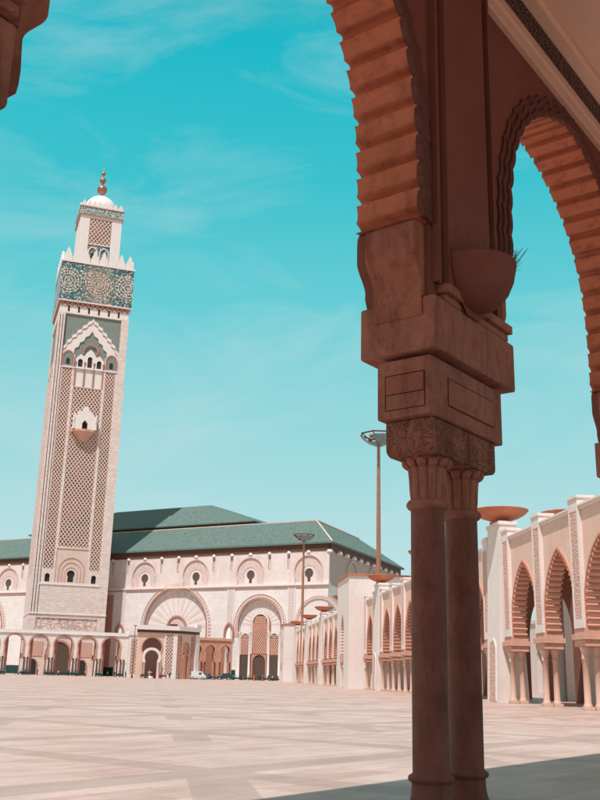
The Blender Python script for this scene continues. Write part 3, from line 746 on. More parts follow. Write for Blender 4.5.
def make_bowl(s_, label, tz=14.85, r=2.05, y=.5):
    p = to_world(RO, RAZ, -s_, y)
    o_ = thing('stone_bowl', label, 'bowl', (p[0], p[1], tz), 90, 'terracotta bowls on the arcade towers')
    return o_
def bowl_mesh(r=2.05):
    s = MB()
    s.lathe([(.75, .0), (.75, .12), (.6, .2), (.62, .27), (.9, .34), (1.35, .52), (1.75, .78), (r, 1.12), (r + .02, 1.20), (r - .08, 1.22), (r - .18, 1.14), (1.2, .62), (.3, .42)], n=30, caps=False)
    return s
b0 = make_bowl(4.9 + .1, 'large terracotta bowl on the arcade tower just right of the dark twin columns')
s = bowl_mesh(2.05); bm0 = s.build('bowl', M['bowl'], b0)
s = MB(); s.lathe([(.78, 0.0), (.80, .05), (.74, .12)], n=20); bf0 = s.build('foot', M['impost'], b0)
for s_, lb in ((-24.0, 'terracotta bowl on the tower beyond the right edge'), (34.1, 'terracotta bowl half hidden by the left edge of the dark twin columns'), (63.1, 'terracotta bowl at the foot of the taller copper mast'),
               (101.4, 'small terracotta bowl seen over the left edge of the plain gate block'), (131.5, 'far terracotta bowl, widest of the far three'), (161.5, 'far terracotta bowl, middle of the far three'), (191.0, 'farthest terracotta bowl, over the last pink block')):
    if s_ < -10: continue
    o = make_bowl(s_, lb)
    for q in (bm0, bf0):
        c = q.copy(); col.objects.link(c); c.parent = o
bm0.scale = (1.2, 1.2, 1.0)
# last tower stub carrying the farthest bowl
p = to_world(RO, RAZ, -191.0, 0); ts = thing('bowl_tower', 'slim pink tower under the farthest bowl', 'tower', p, RAZ)
s = MB(); s.frustum((-1.8, 1.8, -.5, 1.9), (-1.7, 1.7, -.1, 1.3), 0, 14.5); s.box(-1.9, 1.9, -.2, 1.4, 14.505, 14.85); s.build('tower', M['pink'], ts)

rt = thing('rear_tower', 'pink rear tower hidden behind the nearest arcade roof, carrying a bowl', 'tower', to_world(RO, RAZ, -17.5, 11.2), RAZ)
s = MB(); s.box(-1.8, 1.8, -1.4, 1.8, 0, 16.7); s.box(-1.95, 1.95, -1.55, 1.95, 16.705, 17.1); s.build('tower', M['pink'], rt)
p = to_world(RO, RAZ, -17.5, 11.2); o = thing('stone_bowl', 'dark terracotta bowl peeping over the coping between the two nearest pilasters', 'bowl', (p[0], p[1], 17.1), 90, 'terracotta bowls on the arcade towers')
for q in (bm0, bf0):
    c = q.copy(); col.objects.link(c); c.parent = o
# ------------------------------------------------------------------ lighting masts
def mast(loc, label, h=37.0):
    t = thing('lighting_mast', label, 'mast', loc, 90, 'copper lighting masts')
    s = MB(); s.lathe([(.55, 0), (.55, .3), (.36, .5), (.34, h * .55), (.24, h - .6)], n=12); s.build('pole', M['copper'], t)
    s = MB(); n = 8; r = 2.85; z0, z1 = h - .7, h + .75
    ring = lambda rr, z: [Vector((rr * math.cos(2 * pi * (i + .5) / n), rr * math.sin(2 * pi * (i + .5) / n), z)) for i in range(n)]
    a, b_, c = ring(.5, z0), ring(1.6, h - .25), ring(r, z1)
    for L_, rr in ((a, .12), (b_, .09), (c, .13)):
        for i in range(n): s.tube(L_[i], L_[(i + 1) % n], rr, None, 5)
    for i in range(n): s.tube(a[i], b_[i], .10, None, 5); s.tube(b_[i], c[i], .09, None, 5)
    fr = s.build('dish_frame', M['mastdark'], t)
    s = MB()
    for i in range(n):
        j = (i + 1) % n
        s.add([a[i] * .99, a[j] * .99, b_[j] * .99, b_[i] * .99], [(0, 1, 2, 3)]); s.add([b_[i] * .99, b_[j] * .99, c[j] * .99, c[i] * .99], [(0, 1, 2, 3)]) if i % 3 != 1 else None
    s.build('reflector_panel', M['mirror'], fr, fix=False)
    for i in range(4):
        q = 2 * pi * i / 4 + .4; s = MB(); s.lathe([(.12, -.25), (.32, -.1), (.38, .18), (.30, .3)], n=10)
        o = s.build('floodlight', M['copper'], t); o.location = (1.3 * math.cos(q), 1.3 * math.sin(q), h + .45); o.rotation_euler = (.5 * math.sin(q), -.5 * math.cos(q), 0)
    return t
mast((12.35, 144.0), 'taller looking copper lighting mast with octagonal dish, left of the dark twin columns', 37.2)
mast((1.95, 250.0), 'copper lighting mast with octagonal dish standing before the mosque facade', 36.4)

# ------------------------------------------------------------------ minaret
MO = (-79.78, 345.0); MAZ = 71
mi = thing('minaret', 'tall square stone minaret with green tile band, lantern, dome and gilded balls', 'minaret', MO, MAZ)
XL, XR, CX = -13.5, 13.1, -.35; DY = 26.6
s = MB(); s.box(XL + .5, XR - .5, .7, DY - .5, 0, 136.5)
s.box(XL, XR, 1.0, DY, 0, 14.0); s.build('shaft', M['mina'], mi)
def rect(x0, x1, z0, z1): return [(x0, z0), (x1, z0), (x1, z1), (x0, z1)]
def mirror(pts, c=CX): return [(2 * c - x, z) for x, z in pts][::-1]
# facing plate with openings
bigarch = [(CX - 10.2, 116.5)] + [(CX - 10.2 + d, z) for d, z in ((0, 119.5), (1.0, 120.6), (1.2, 122.0), (2.6, 122.8), (2.9, 124.3), (4.4, 125.0), (4.7, 126.4), (6.2, 127.1), (6.5, 128.5), (8.0, 129.1), (8.4, 130.3), (9.6, 130.8), (10.2, 131.9))]
bigarch = bigarch + mirror(bigarch)[1:]
holes = [rect(CX - 5.3, CX + 5.3, 44.2, 103.8), rect(CX - 9.9, CX - 6.3, 36.2, 111.0), rect(CX + 6.3, CX + 9.9, 36.2, 111.0),
         rect(CX - 10.6, CX + 10.6, 15.2, 19.2), rect(CX - 10.6, CX + 10.6, 111.6, 132.6), rect(CX - 5.3, CX + 5.3, 104.4, 111.2),
         arch_round(CX - 8.1, .85, 31.6, 33.7), arch_round(CX + 8.1, .85, 31.6, 33.7), rect(CX - 5.6, CX + 5.6, 31.6, 43.6)]
s = MB(); s.plate(rect(XL, XR, 14.0, 133.2), holes, 0, .68); 
s.build('facing', M['mina'], mi)
# corner grooves
s = MB()
for x in (XL + .7, XL + 1.7, XL + 2.7): s.box(x - .10, x + .14, -.01, .06, 20, 132.0)
s.build('corner_groove', M['joint'], mi)
# side face: long recessed strips
s = MB(); s.plate([(1.0, 14), (26.5, 14), (26.5, 133.2), (1.0, 133.2)], [rect(4.0, 9.5, 34, 112), rect(10.5, 17, 34, 112), rect(18, 23.5, 34, 112), rect(3.6, 24, 114, 131)], 0, .5)
o = s.build('facing', M['mina'], mi); o.rotation_euler = (0, 0, R(90)); o.location = (XL + .5, 0, 0)
s = MB(); 
for a, b_ in ((4.0, 9.5), (10.5, 17), (18, 23.5)): s.box(XL + .42, XL + .495, a, b_, 34, 112)
s.build('side_panel', M['sebka'], mi)
s = MB(); s.box(XL + .42, XL + .495, 3.6, 24, 114, 131); s.build('side_panel', M['green_sp'], mi)
# far and right faces (plain)
s = MB(); s.box(XR - .49, XR, .7, DY, 14.003, 133.2); s.box(XL, XR - .5, DY - .49, DY, 14.003, 133.2); s.build('facing', M['mina'], mi)
# string courses
s = MB(); s.box(XL - .15, XR + .15, -.25, DY + .15, 20.4, 20.9); s.box(CX - 10.6, CX + 10.6, -.22, -.005, 30.6, 31.2); s.box(CX - 10.6, CX + 10.6, -.22, -.005, 111.15, 111.55)
s.build('string_course', M['white'], mi)
# sebka lattice ribs
def lattice(x0, x1, z0, z1, cell, wd, y0, y1, mb):
    """diagonal ribs clipped to the rectangle"""
    H = (z1 - z0); W = (x1 - x0); ratio = 1.35
    n = int((W + H / ratio) / cell) + 2
    for sg in (1, -1):
        for k in range(-1, n):
            # line x = xs + (z-z0)/ratio * -sg ...
            xs = x0 + k * cell if sg == 1 else x1 - k * cell
            # param t=z-z0
            t0, t1 = 0.0, H
            f = lambda t: xs - sg * t / ratio
            # clip
            lo, hi = x0, x1
            ts = sorted([(xs - lo) * ratio * sg, (xs - hi) * ratio * sg])
            t0 = max(t0, ts[0]); t1 = min(t1, ts[1])
            if t1 - t0 < .3: continue
            a = (f(t0), z0 + t0); b2_ = (f(t1), z0 + t1)
            dx, dz = b2_[0] - a[0], b2_[1] - a[1]; l = math.hypot(dx, dz); nx, nz = -dz / l * wd / 2, dx / l * wd / 2
            yo = .012 * sg
            q = [(a[0] + nx, a[1] + nz), (a[0] - nx, a[1] - nz), (b2_[0] - nx, b2_[1] - nz), (b2_[0] + nx, b2_[1] + nz)]
            vs = [(p_[0], y0 + yo, p_[1]) for p_ in q] + [(p_[0], y1, p_[1]) for p_ in q]
            mb.add(vs, [(0, 1, 2, 3), (0, 4, 5, 1), (1, 5, 6, 2), (2, 6, 7, 3), (3, 7, 4, 0)])
def lattice_part(rects, name, parent, y0, back, cell=1.5, wd=.42, mb_mat=None, rib=None):
    s = MB()
    for x0, x1, z0, z1 in rects: s.box(x0 + .01, x1 - .01, back - .10, back - .02, z0 + .01, z1 - .01)
    o = s.build(name, mb_mat or M['sebka'], parent)
    s = MB()
    for x0, x1, z0, z1 in rects: lattice(x0, x1, z0, z1, cell, wd, y0, back - .1, s)
    s.build('lattice_rib', rib or M['impost'], o)
    return o
M['ribm'] = plaster('sebka rib stone', (.64, .47, .40), (.71, .55, .48), .3, 3, bd=.01)
lattice_part([(CX - 5.3, CX + 5.3, 44.2, 103.8)], 'lattice_panel', mi, .12, .68, 1.325, .35, rib=M['ribm'])
lattice_part([(CX - 9.9, CX - 6.3, 36.2, 111.0)], 'lattice_panel', mi, .12, .68, 1.2, .32, rib=M['ribm'])
lattice_part([(CX + 6.3, CX + 9.9, 36.2, 111.0)], 'lattice_panel', mi, .12, .68, 1.2, .32, rib=M['ribm'])
# relief panel low on the shaft
s = MB(); s.box(CX - 10.6, CX + 10.6, .3, .6, 15.2, 19.2); s.build('relief_panel', M['carvedbig'], mi)
# low windows and framed arch
for dx in (-8.1, 8.1):
    s = MB(); s.box(CX + dx - 1.0, CX + dx + 1.0, .62, .66, 31.4, 35.0); s.build('window', M['dark'], mi)
s = MB()
s.plate(rect(CX - 5.6, CX + 5.6, 31.6, 43.6), [arch_round(CX, 1.35, 31.8, 34.6, foot=1.0)], .25, .60)
pf = s.build('portal_frame', M['ribm'], mi)
s = MB(); s.box(CX - 1.6, CX + 1.6, .61, .65, 31.7, 36.3); s.build('window', M['dark'], pf)
s = MB()
for k in range(3):
    a = arch_round(CX, 2.0 + k * 1.1, 31.9, 35.0 + k * .6, 24); bs, lb = lobes(a, .62, lambda t: .42 - .28 * abs(math.cos(pi * t)), 4); s.strip(bs, lb, .1 - .04 * k, .245)
s.build('archivolt', M['ribm'], pf)
# balcony
bc = MB()
def halfhex(r, z, cy=.0): return [(CX + r * math.cos(pi + pi * i / 4), cy + r * .62 * math.sin(pi + pi * i / 4), z) for i in range(5)]
def loft(mb, a, b_): mb.add(a + b_, [(i, i + 1, 5 + i + 1, 5 + i) for i in range(4)] + [tuple(range(5))[::-1], tuple(range(5, 10))])
loft(bc, halfhex(.6, 83.2), halfhex(4.3, 86.6)); loft(bc, halfhex(4.9, 86.61), halfhex(4.9, 87.4)); 
bal = bc.build('balcony', M['impost'], mi)
s = MB()
s.plate([(CX - 4.3, 87.4), (CX - 4.3, 92.2), (CX - 3.0, 92.6), (CX - 2.6, 94.0), (CX - 1.3, 94.4), (CX - .9, 95.6), (CX, 96.3), (CX + .9, 95.6), (CX + 1.3, 94.4), (CX + 2.6, 94.0), (CX + 3.0, 92.6), (CX + 4.3, 92.2), (CX + 4.3, 87.4), (CX + 1.0, 87.4)] + mirror(arch_round(CX, 1.0, 87.45, 90.0)[:0] or [])+ [(CX + 1.0, 89.8), (CX, 91.0), (CX - 1.0, 89.8), (CX - 1.0, 87.4)], [], -2.2, -.0)
s.build('hood', M['white'], bal)
s = MB(); s.box(CX - 1.2, CX + 1.2, -.3, -.0 + .05, 87.5, 91.2); s.build('window', M['dark'], bal)
s = MB()
for x in (-4.0, 4.0): s = MB(); s.lathe([(.5, 87.4), (.42, 90.5), (.6, 91), (.1, 93.5)], CX + x, -1.9, 8); s.build('turret', M['white'], bal)
# upper arch zone
s = MB(); s.box(CX - 10.58, CX + 10.58, .45, .66, 111.62, 132.58); s.build('spandrel_field', M['green_sp'], mi)
s = MB()
inner = [(CX - 5.6, 111.7), (CX - 5.6, 116.0), (CX - 6.2, 117.2), (CX - 6.0, 119.0), (CX - 4.6, 120.0), (CX - 4.3, 121.6), (CX - 2.8, 122.4), (CX - 2.4, 124.0), (CX - 1.0, 124.8), (CX, 126.6)]
inner = inner + mirror(inner)[1:]
s.plate([(CX - 10.56, 111.65), (CX - 10.56, 118.9)] + bigarch[1:-1] + [(CX + 10.56, 118.9), (CX + 10.56, 111.65)] + mirror(mirror(inner))[::-1], [], .1, .44)
o = s.build('great_arch', M['white'], mi)
s = MB(); ba = bigarch[1:-1]; s.strip([(x, z - 1.75) for x, z in ba], [(x, z - 1.35) for x, z in ba], -.04, .095); s.build('archivolt', M['terra2'], o)
# triple window
s = MB(); s.plate(rect(CX - 5.3, CX + 5.3, 104.4, 111.5), [], .35, .6); s.build('window_panel', M['white'], mi)
s = MB()
tw = []
xs = (-3.5, 0, 3.5)
hl = [arch_round(CX + x, .85, 111.9, 114.2 + (1.2 if x == 0 else 0), 8) for x in xs]
s.plate([(CX - 5.3, 111.6), (CX - 5.3, 114.9), (CX - 4.4, 116.0), (CX - 3.5, 117.0), (CX - 2.3, 116.2), (CX - 1.4, 117.8), (CX, 119.2), (CX + 1.4, 117.8), (CX + 2.3, 116.2), (CX + 3.5, 117.0), (CX + 4.4, 116.0), (CX + 5.3, 114.9), (CX + 5.3, 111.6)], hl, -.1, .25)
tri = s.build('triple_window', M['white'], mi)
for x in xs:
    s = MB(); s.box(CX + x - 1.1, CX + x + 1.1, .26, .32, 111.7, 116.6 if x == 0 else 115.4); s.build('pane', M['dark'], tri)
s = MB()
for x in (-5.2, -1.75, 1.75, 5.2): s = MB(); s.lathe([(.32, 104.5), (.26, 105), (.24, 112.6), (.5, 113.3), (.5, 113.8)], CX + x, .0, 8); s.build('colonnette', M['terra'], tri)
s = MB(); bs, lb = lobes(arch_round(CX, 2.3, 117.2, 118.6, 20), .9, lambda t: .75 - .3 * abs(math.cos(pi * t)), 4); s.strip(bs, lb, -.25, .1); s.build('archivolt', M['terra'], tri)
for sx in (-8.1, 8.1):
    s = MB(); a = arch_pointed(CX + sx, 1.75, 112.0, 115.4, 117.6, 6); s.strip(a, offset(a, .5), -.15, .1); fr = s.build('window_frame', M['terra'], mi)
    s = MB(); s.plate(arch_pointed(CX + sx, 1.7, 112.0, 115.4, 117.5, 6), [arch_round(CX + sx, .7, 112.4, 114.2)], .02, .09); s.build('window_surround', M['green_sp'], fr)
    s = MB(); s.box(CX + sx - .9, CX + sx + .9, .092, .097, 112.2, 115.2); s.build('pane', M['dark'], fr)
# muqarnas frieze and slots
s = MB(); s.box(XL + .2, XR - .2, .3, DY - .3, 133.2, 136.6); fz = s.build('frieze', M['white'], mi)
s = MB()
for x in (-9.6, -5.8, -2.0, 1.8, 5.6, 9.4): s = MB(); s.box(CX + x - .35, CX + x + .35, .22, .29, 133.6, 136.0); s.build('slot', M['dark'], fz)
s = MB(); n = 14; Wf = (XR - XL) / n
for i in range(n):
    x = XL + Wf * (i + .5)
    for q, (hw, zz, yy) in enumerate(((Wf * .5, 137.2, -.35), (Wf * .36, 136.5, -.1), (Wf * .2, 135.8, .1))):
        s.box(x - hw + .01, x + hw - .01, yy, .295 if q else .6, zz, zz + .7)
n = 13; Wf = DY / n
for i in range(n):
    y = Wf * (i + .5)
    for q, (hw, zz, xx) in enumerate(((Wf * .5, 137.2, XL - .35), (Wf * .36, 136.5, XL - .1), (Wf * .2, 135.8, XL + .1))): s.box(xx, XL + .195, y - hw + .01, y + hw - .01, zz, zz + .7)
s.build('muqarnas', M['terra'], fz)
# zellige band
s = MB(); s.box(XL - .55, XR + .55, -.55, DY + .55, 137.95, 153.6); s.build('tile_band', M['zellige'], mi)
s = MB(); s.box(XL - .8, XR + .8, -.8, DY + .8, 153.605, 154.4); s.box(XL - .65, XR + .65, -.65, DY + .65, 137.5, 137.94); s.build('string_course', M['white'], mi)
# merlons
def merlon(mb, cx, cy, z0, w_, h, d, along='x', zb=None):
    pr = [(-.5, 0), (.5, 0), (.5, .30), (.38, .42), (.36, .52), (.24, .62), (.2, .8), (.08, .92), (0, 1.0), (-.08, .92), (-.2, .8), (-.24, .62), (-.36, .52), (-.38, .42), (-.5, .30)]
    n = len(pr)
    if along == 'x': vs = [(cx + a * w_, cy - d / 2, z0 + b_ * h) for a, b_ in pr] + [(cx + a * w_, cy + d / 2, z0 + b_ * h) for a, b_ in pr]
    else: vs = [(cx - d / 2, cy + a * w_, z0 + b_ * h) for a, b_ in pr] + [(cx + d / 2, cy + a * w_, z0 + b_ * h) for a, b_ in pr]
    mb.add(vs, [tuple(range(n)), tuple(range(n, 2 * n))[::-1]] + [(i, (i + 1) % n, n + (i + 1) % n, n + i) for i in range(n)])
def merlons(x0, x1, y0, y1, z0, n, h, d, parent):
    w_ = (x1 - x0) / n
    for i in range(n):
        c = x0 + w_ * (i + .5)
        for yy in (y0, y1): s = MB(); merlon(s, c, yy, z0, w_ * .93, h, d); s.build('merlon', M['white'], parent)
        if 0 < i < n - 1 or True:
            cy = y0 + (y1 - y0) * (i + .5) / n
            if 0 < i < n - 1:
                for xx in (x0, x1): s = MB(); merlon(s, xx, cy, z0, w_ * .93, h, d, 'y'); s.build('merlon', M['white'], parent)
merlons(XL - .3, XR + .3, -.2, DY + .2, 154.4, 8, 5.4, .9, mi)
# lantern
LX0, LX1, LY0, LY1 = CX - 8.1, CX + 8.3, 5.0, 21.4; LZ = CX
s = MB(); s.box(LX0 + .3, LX1 - .3, LY0 + .4, LY1 - .3, 154.4, 177.6)
s.plate(rect(LX0, LX1, 154.41, 177.6), [rect(CX - 4.4, CX + 4.4, 165.2, 176.2), rect(CX - 4.4, CX + 4.4, 156, 164.8)], LY0, LY0 + .38)
s.box(LX0, LX0 + .29, LY0 + .39, LY1, 154.41, 177.6)
ln = s.build('lantern', M['white'], mi)
o = lattice_part([(CX - 4.4, CX + 4.4, 165.2, 176.2)], 'lattice_panel', ln, LY0 + .05, LY0 + .4, 1.5, .36, rib=M['ribm'])
s = MB(); s.box(CX - 4.38, CX + 4.38, LY0 + .3, LY0 + .37, 156.05, 164.75); gp = s.build('tile_panel', M['zellige'], ln)
s = MB()
for x in (-2.2, 2.2):
    s = MB(); a = arch_pointed(CX + x, 1.55, 156.2, 161.2, 163.6, 6); s.strip(a, offset(a, .4), LY0 - .02, LY0 + .29); s.build('window_frame', M['white'], gp)
    s = MB(); s.plate(arch_round(CX + x, .75, 156.2, 160.6), [], LY0 + .2, LY0 + .29); s.build('window', M['dark'], gp)
s = MB(); s.box(LX0 - .4, LX1 + .4, LY0 - .4, LY1 + .4, 177.61, 180.6); 
M['tealband'] = carved('teal tile band', (.62, .56, .50), (.03, .17, .18), 1.1)
s.build('tile_band', M['tealband'], ln)
s = MB(); s.box(LX0 - .6, LX1 + .6, LY0 - .6, LY1 + .6, 180.605, 181.0); s.box(LX0 - .55, LX1 + .55, LY0 - .55, LY1 + .55, 177.2, 177.6); s.build('string_course', M['terra'], ln)
merlons(LX0 - .1, LX1 + .1, LY0 - .1, LY1 + .1, 181.0, 8, 2.7, .5, ln)
yc = (LY0 + LY1) / 2; xc = (LX0 + LX1) / 2
s = MB(); nn = 48; vs = []; ks = 10
for j in range(ks + 1):
    a = (pi / 2) * j / ks
    for i in range(nn):
        th = 2 * pi * i / nn; rr = 6.9 * math.cos(a) ** .9 * (1 + .02 * abs(math.sin(th * 8))) if j < ks else .01
        vs.append((xc + rr * math.cos(th), yc + rr * math.sin(th), 181.5 + 8.6 * math.sin(a)))
s.add(vs, [(j * nn + i, j * nn + (i + 1) % nn, (j + 1) * nn + (i + 1) % nn, (j + 1) * nn + i) for j in range(ks) for i in range(nn)], True)
s.lathe([(7.2, 181.0), (7.2, 181.5), (6.9, 181.55)], xc, yc, 32); s.build('dome', M['white'], ln)
s = MB()
def ball(z, r): return [(r * math.sin(pi * i / 10) + .02, z - r * math.cos(pi * i / 10)) for i in range(1, 10)]
s.lathe([(.5, 189.6), (.35, 190.8)] + ball(193.5, 2.05) + [(.3, 195.9)] + ball(197.8, 1.35) + [(.25, 199.5)] + ball(201.0, .85) + [(.12, 201.8), (.10, 204.5), (.03, 206.5)], xc, yc, 18)
s.build('finial', M['gold'], ln)

# ------------------------------------------------------------------ mosque hall
HO = (-10.0, 330.0); HAZ = 119.5         # local x = -s along facade, y into the building
ha = thing('mosque_hall', 'long cream prayer hall with two tiers of green tiled roof behind the minaret', 'mosque', HO, HAZ)
XA = -200.0; SB = (24.7, 0.0)
sd = Vector((-.122, .9925)); SD = 80.0
cB = Vector(SB); cC = cB + sd * SD; cD = Vector((XA, cC.y))
def prism(mb, poly, z0, z1):
    n = len(poly); vs = [(p[0], p[1], z0) for p in poly] + [(p[0], p[1], z1) for p in poly]
    mb.add(vs, [tuple(range(n))[::-1], tuple(range(n, 2 * n))] + [(i, (i + 1) % n, n + (i + 1) % n, n + i) for i in range(n)])
gate_c = -1.0
GW = 8.4
s = MB()
gate_pts = arch_round(gate_c, 8.3, 0, 17.6, 24)
big = arch_round(-36.0, 13.4, 0.0, 17.0, 30)
right_a = arch_round(22.0, 7.4, 0.0, 18.5, 18) 
ops = [(XA, 0)]
for c, r_, zz in ((-133.8, 13.4, 17.0), (-36.0, 13.4, 17.0), (gate_c, 8.3, 17.9)): ops += arch_round(c, r_, 0, zz, 26)
s.plate(ops + [(24.7, 0), (24.7, 30.6), (XA, 30.6)], [], -1.6, .0)
prism(s, [(XA, .01), (24.69, .01), (cC.x, cC.y), (XA, cC.y)], 0, 30.6)
s.build('wall', M['creamlow'], ha)
# upper storey with horseshoe window recesses
cs = [16.7 - 22.9 * k for k in range(10)]
s = MB(); holes = []
for c in cs:
    holes.append(arch_round(c, 5.3, 31.6, 35.2, 18, foot=4.9))
    for d in (7.7, 15.2): 
        if c - d > XA: holes.append(arch_round(c - d, .55, 36.3, 40.6, 6))
s.plate([(XA, 30.61), (24.4, 30.61), (24.4, 42.6), (XA, 42.6)], holes, -.6, .0)
s.build('wall', M['cream'], ha)
s = MB(); prism(s, [(XA, .02), (24.4, .02), (cC.x - .3, cC.y), (XA, cC.y)], 30.605, 42.6); s.build('wall', M['grey'], ha)
for c in cs:
    for d in (7.7, 15.2):
        if c - d > XA: s = MB(); s.box(c - d - .6, c - d + .6, -.12, -.002, 36.5, 40.0); s.build('carved_niche', M['carvedpale'], ha)
for c in cs:
    if c < -170: continue
    s = MB(); s.plate(arch_round(c, 5.28, 31.62, 35.2, 18, foot=4.88), [arch_round(c, 2.7, 31.62, 34.6, 14)], -.30, -.03); fr = s.build('window_surround', M['carvedpale'], ha)
    s = MB(); s.plate(arch_round(c, 2.68, 31.63, 34.6, 14), [arch_round(c, 1.6, 31.9, 34.7, 12, foot=.6)], -.18, -.03); s.build('window_frame', M['cream'], fr)
    s = MB(); s.box(c - 1.5, c + 1.5, -.028, -.01, 31.7, 36.4); s.build('pane', M['brownpane'], fr)
    s = MB(); a = arch_round(c, 5.3, 31.6, 35.2, 18, foot=4.9); s.strip(a, offset(a, .35), -.75, -.602); s.build('archivolt', M['terra'] if False else M['ribm'], fr)
# string courses
s = MB(); s.box(XA, 24.9, -1.9, -.0, 30.62, 31.15); s.build('string_course', M['white'], ha)
s = MB(); s.box(XA, 24.9, -1.95, -1.61, 30.0, 30.3)
s.build('string_course', M['terra'], ha)
# eaves: dark cedar soffit, white caps
s = MB(); s.box(XA, 24.5, -.78, 1.2, 41.9, 44.2)
sx, sy = -sd.x, -sd.y
prism(s, [(24.5, 1.2), (24.95, -.9), (cC.x + .6, cC.y), (cC.x - .8, cC.y)], 41.92, 44.2); s.build('eaves', M['brownwood'], ha)
for i in range(30):
    x = 24.3 - 7.63 * i
    if x < XA: break
    s = MB(); s.lathe([(1.0, 41.3), (1.15, 41.4), (1.15, 41.6), (1.05, 42.05), (.7, 42.45), (.05, 42.6)], x, .10, 12); s.build('eaves_cap', M['white'], ha)
for i in range(1, 11):
    q = cB + sd * (7.4 * i); s = MB(); s.lathe([(1.0, 41.3), (1.15, 41.4), (1.15, 41.6), (1.05, 42.05), (.7, 42.45), (.05, 42.6)], q.x + .3, q.y, 10); s.build('eaves_cap', M['white'], ha)
# side wall arches
for t_ in (22, 45, 66):
    q = cB + sd * t_; s = MB(); a = arch_round(0, 5.2, 31.6, 35.2, 14); s.strip(a, offset(a, .5), -.12, .05); o = s.build('archivolt', M['ribm'], ha); o.location = (q.x + .35, q.y, 0); o.rotation_euler = (0, 0, R(97))
# roof tiers
rf = MB()
E0 = [Vector((XA, -1.6)), Vector((26.0, -1.6)), cC + Vector((1.6, 1.5)), Vector((XA, cC.y + 1.5))]
I0 = [Vector((XA, 16.0)), Vector((10.4, 16.0)), Vector((4.2, 63.5)), Vector((XA, 63.5))]
vs = [(p.x, p.y, 44.2) for p in E0] + [(p.x, p.y, 44.75) for p in E0] + [(p.x, p.y, 55.1) for p in I0]
rf.add(vs, [(0, 1, 5, 4), (1, 2, 6, 5), (2, 3, 7, 6), (4, 5, 9, 8), (5, 6, 10, 9), (6, 7, 11, 10), (8, 9, 10, 11), (0, 3, 2, 1)])
rf.build('roof', M['roof'], ha)
s = MB(); s.box(XA, 10.6, 15.8, 16.3, 54.95, 55.3); s.tube((10.4, 16.05, 55.2), (4.2, 63.5, 55.2), .4, None, 6); s.tube((10.4, 16.0, 55.2), (26.0, -1.6, 44.8), .3, None, 6); s.build('ridge_cap', M['ribm'], ha)
s = MB(); prism(s, [(-128, 18.5), (-18, 18.5), (-18, 60), (-128, 60)], 55.1, 56.6); s.build('upper_wall', M['brownwood'], ha)
s = MB(); E1 = [(-130, 17.2), (-16.6, 17.2), (-16.6, 61), (-130, 61)]; I1 = [(-98, 36), (-49, 36), (-49, 44), (-98, 44)]
vs = [(x, y, 56.4) for x, y in E1] + [(x, y, 56.8) for x, y in E1] + [(x, y, 67.6) for x, y in I1]
s.add(vs, [(0, 1, 5, 4), (1, 2, 6, 5), (2, 3, 7, 6), (3, 0, 4, 7), (4, 5, 9, 8), (5, 6, 10, 9), (6, 7, 11, 10), (7, 4, 8, 11), (8, 9, 10, 11), (0, 3, 2, 1)]); s.build('upper_roof', M['roof'], ha)
# blind arches: sunburst tympana
def tympanum(c, r_, zs, zb, r_in, parent):
    s = MB(); s.plate(arch_round(c, r_ - .02, zb, zs, 26), [], -.5, -.02); base = s.build('tympanum', M['white'], parent)
    s = MB(); n = 25
    for i in range(n):
        if i % 2: continue
        a0 = pi * i / n; a1 = pi * (i + 1) / n; q = []
        for rr, aa in ((r_in, a0), (r_ - .9, a0), (r_ - .9, a1), (r_in, a1)): q.append((c - rr * math.cos(aa), zs + rr * math.sin(aa)))
        s.plate(q[::-1], [], -.56, -.502)
    s.build('sunburst_rib', M['carvedpale'] if False else M['cream'], base)
    s = MB()
    a = arch_round(c, r_in - .9, zb, zs, 20); s.strip(a, offset(a, .6), -.95, -.502)
    s.build('inner_archivolt', M['terra'], base)
    s = MB(); a = arch_round(c, r_in - 1.0, zb, zs, 20); s.plate(a, [], -.56, -.503); s.build('inner_panel', M['carvedpale'], base)
    return base
def archivolt(c, r_, zs, zb, parent, lob=1.1):
    s = MB(); a = arch_round(c, r_, zb, zs, 26); s.strip(a, offset(a, .24), -1.95, -1.3); s.build('archivolt', M['terra2'], parent)
    bs, lb = lobes(arch_round(c, r_ + .75, zb, zs, 40), lob, lambda t: .75 - .5 * abs(math.cos(pi * t)), 6); s = MB(); s.strip(bs, lb, -1.85, -1.602); b3 = offset(bs, 1.0); s.strip(b3, offset(b3, .18), -1.85, -1.602); s.build('lobed_trim', M['ribm'], parent)
for c in (-133.8, -36.0): tympanum(c, 13.4, 17.0, 0.02, 4.6, ha); archivolt(c, 13.4, 17.0, 12, ha)
tb = tympanum(gate_c, 8.3, 17.9, 0.02, 4.2, ha); archivolt(gate_c, 8.3, 17.9, 14, ha, .9)
s = MB(); a = arch_round(21.5, 7.6, 12, 18.6, 20); s.strip(a, offset(a, .5), -1.95, -1.603); bs, lb = lobes(arch_round(21.5, 8.3, 12, 18.6, 30), 1.0, lambda t: .55 - .3 * abs(math.cos(pi * t)), 6)
s.strip(bs, lb, -1.8, -1.603); s.build('archivolt', M['ribm'], ha)
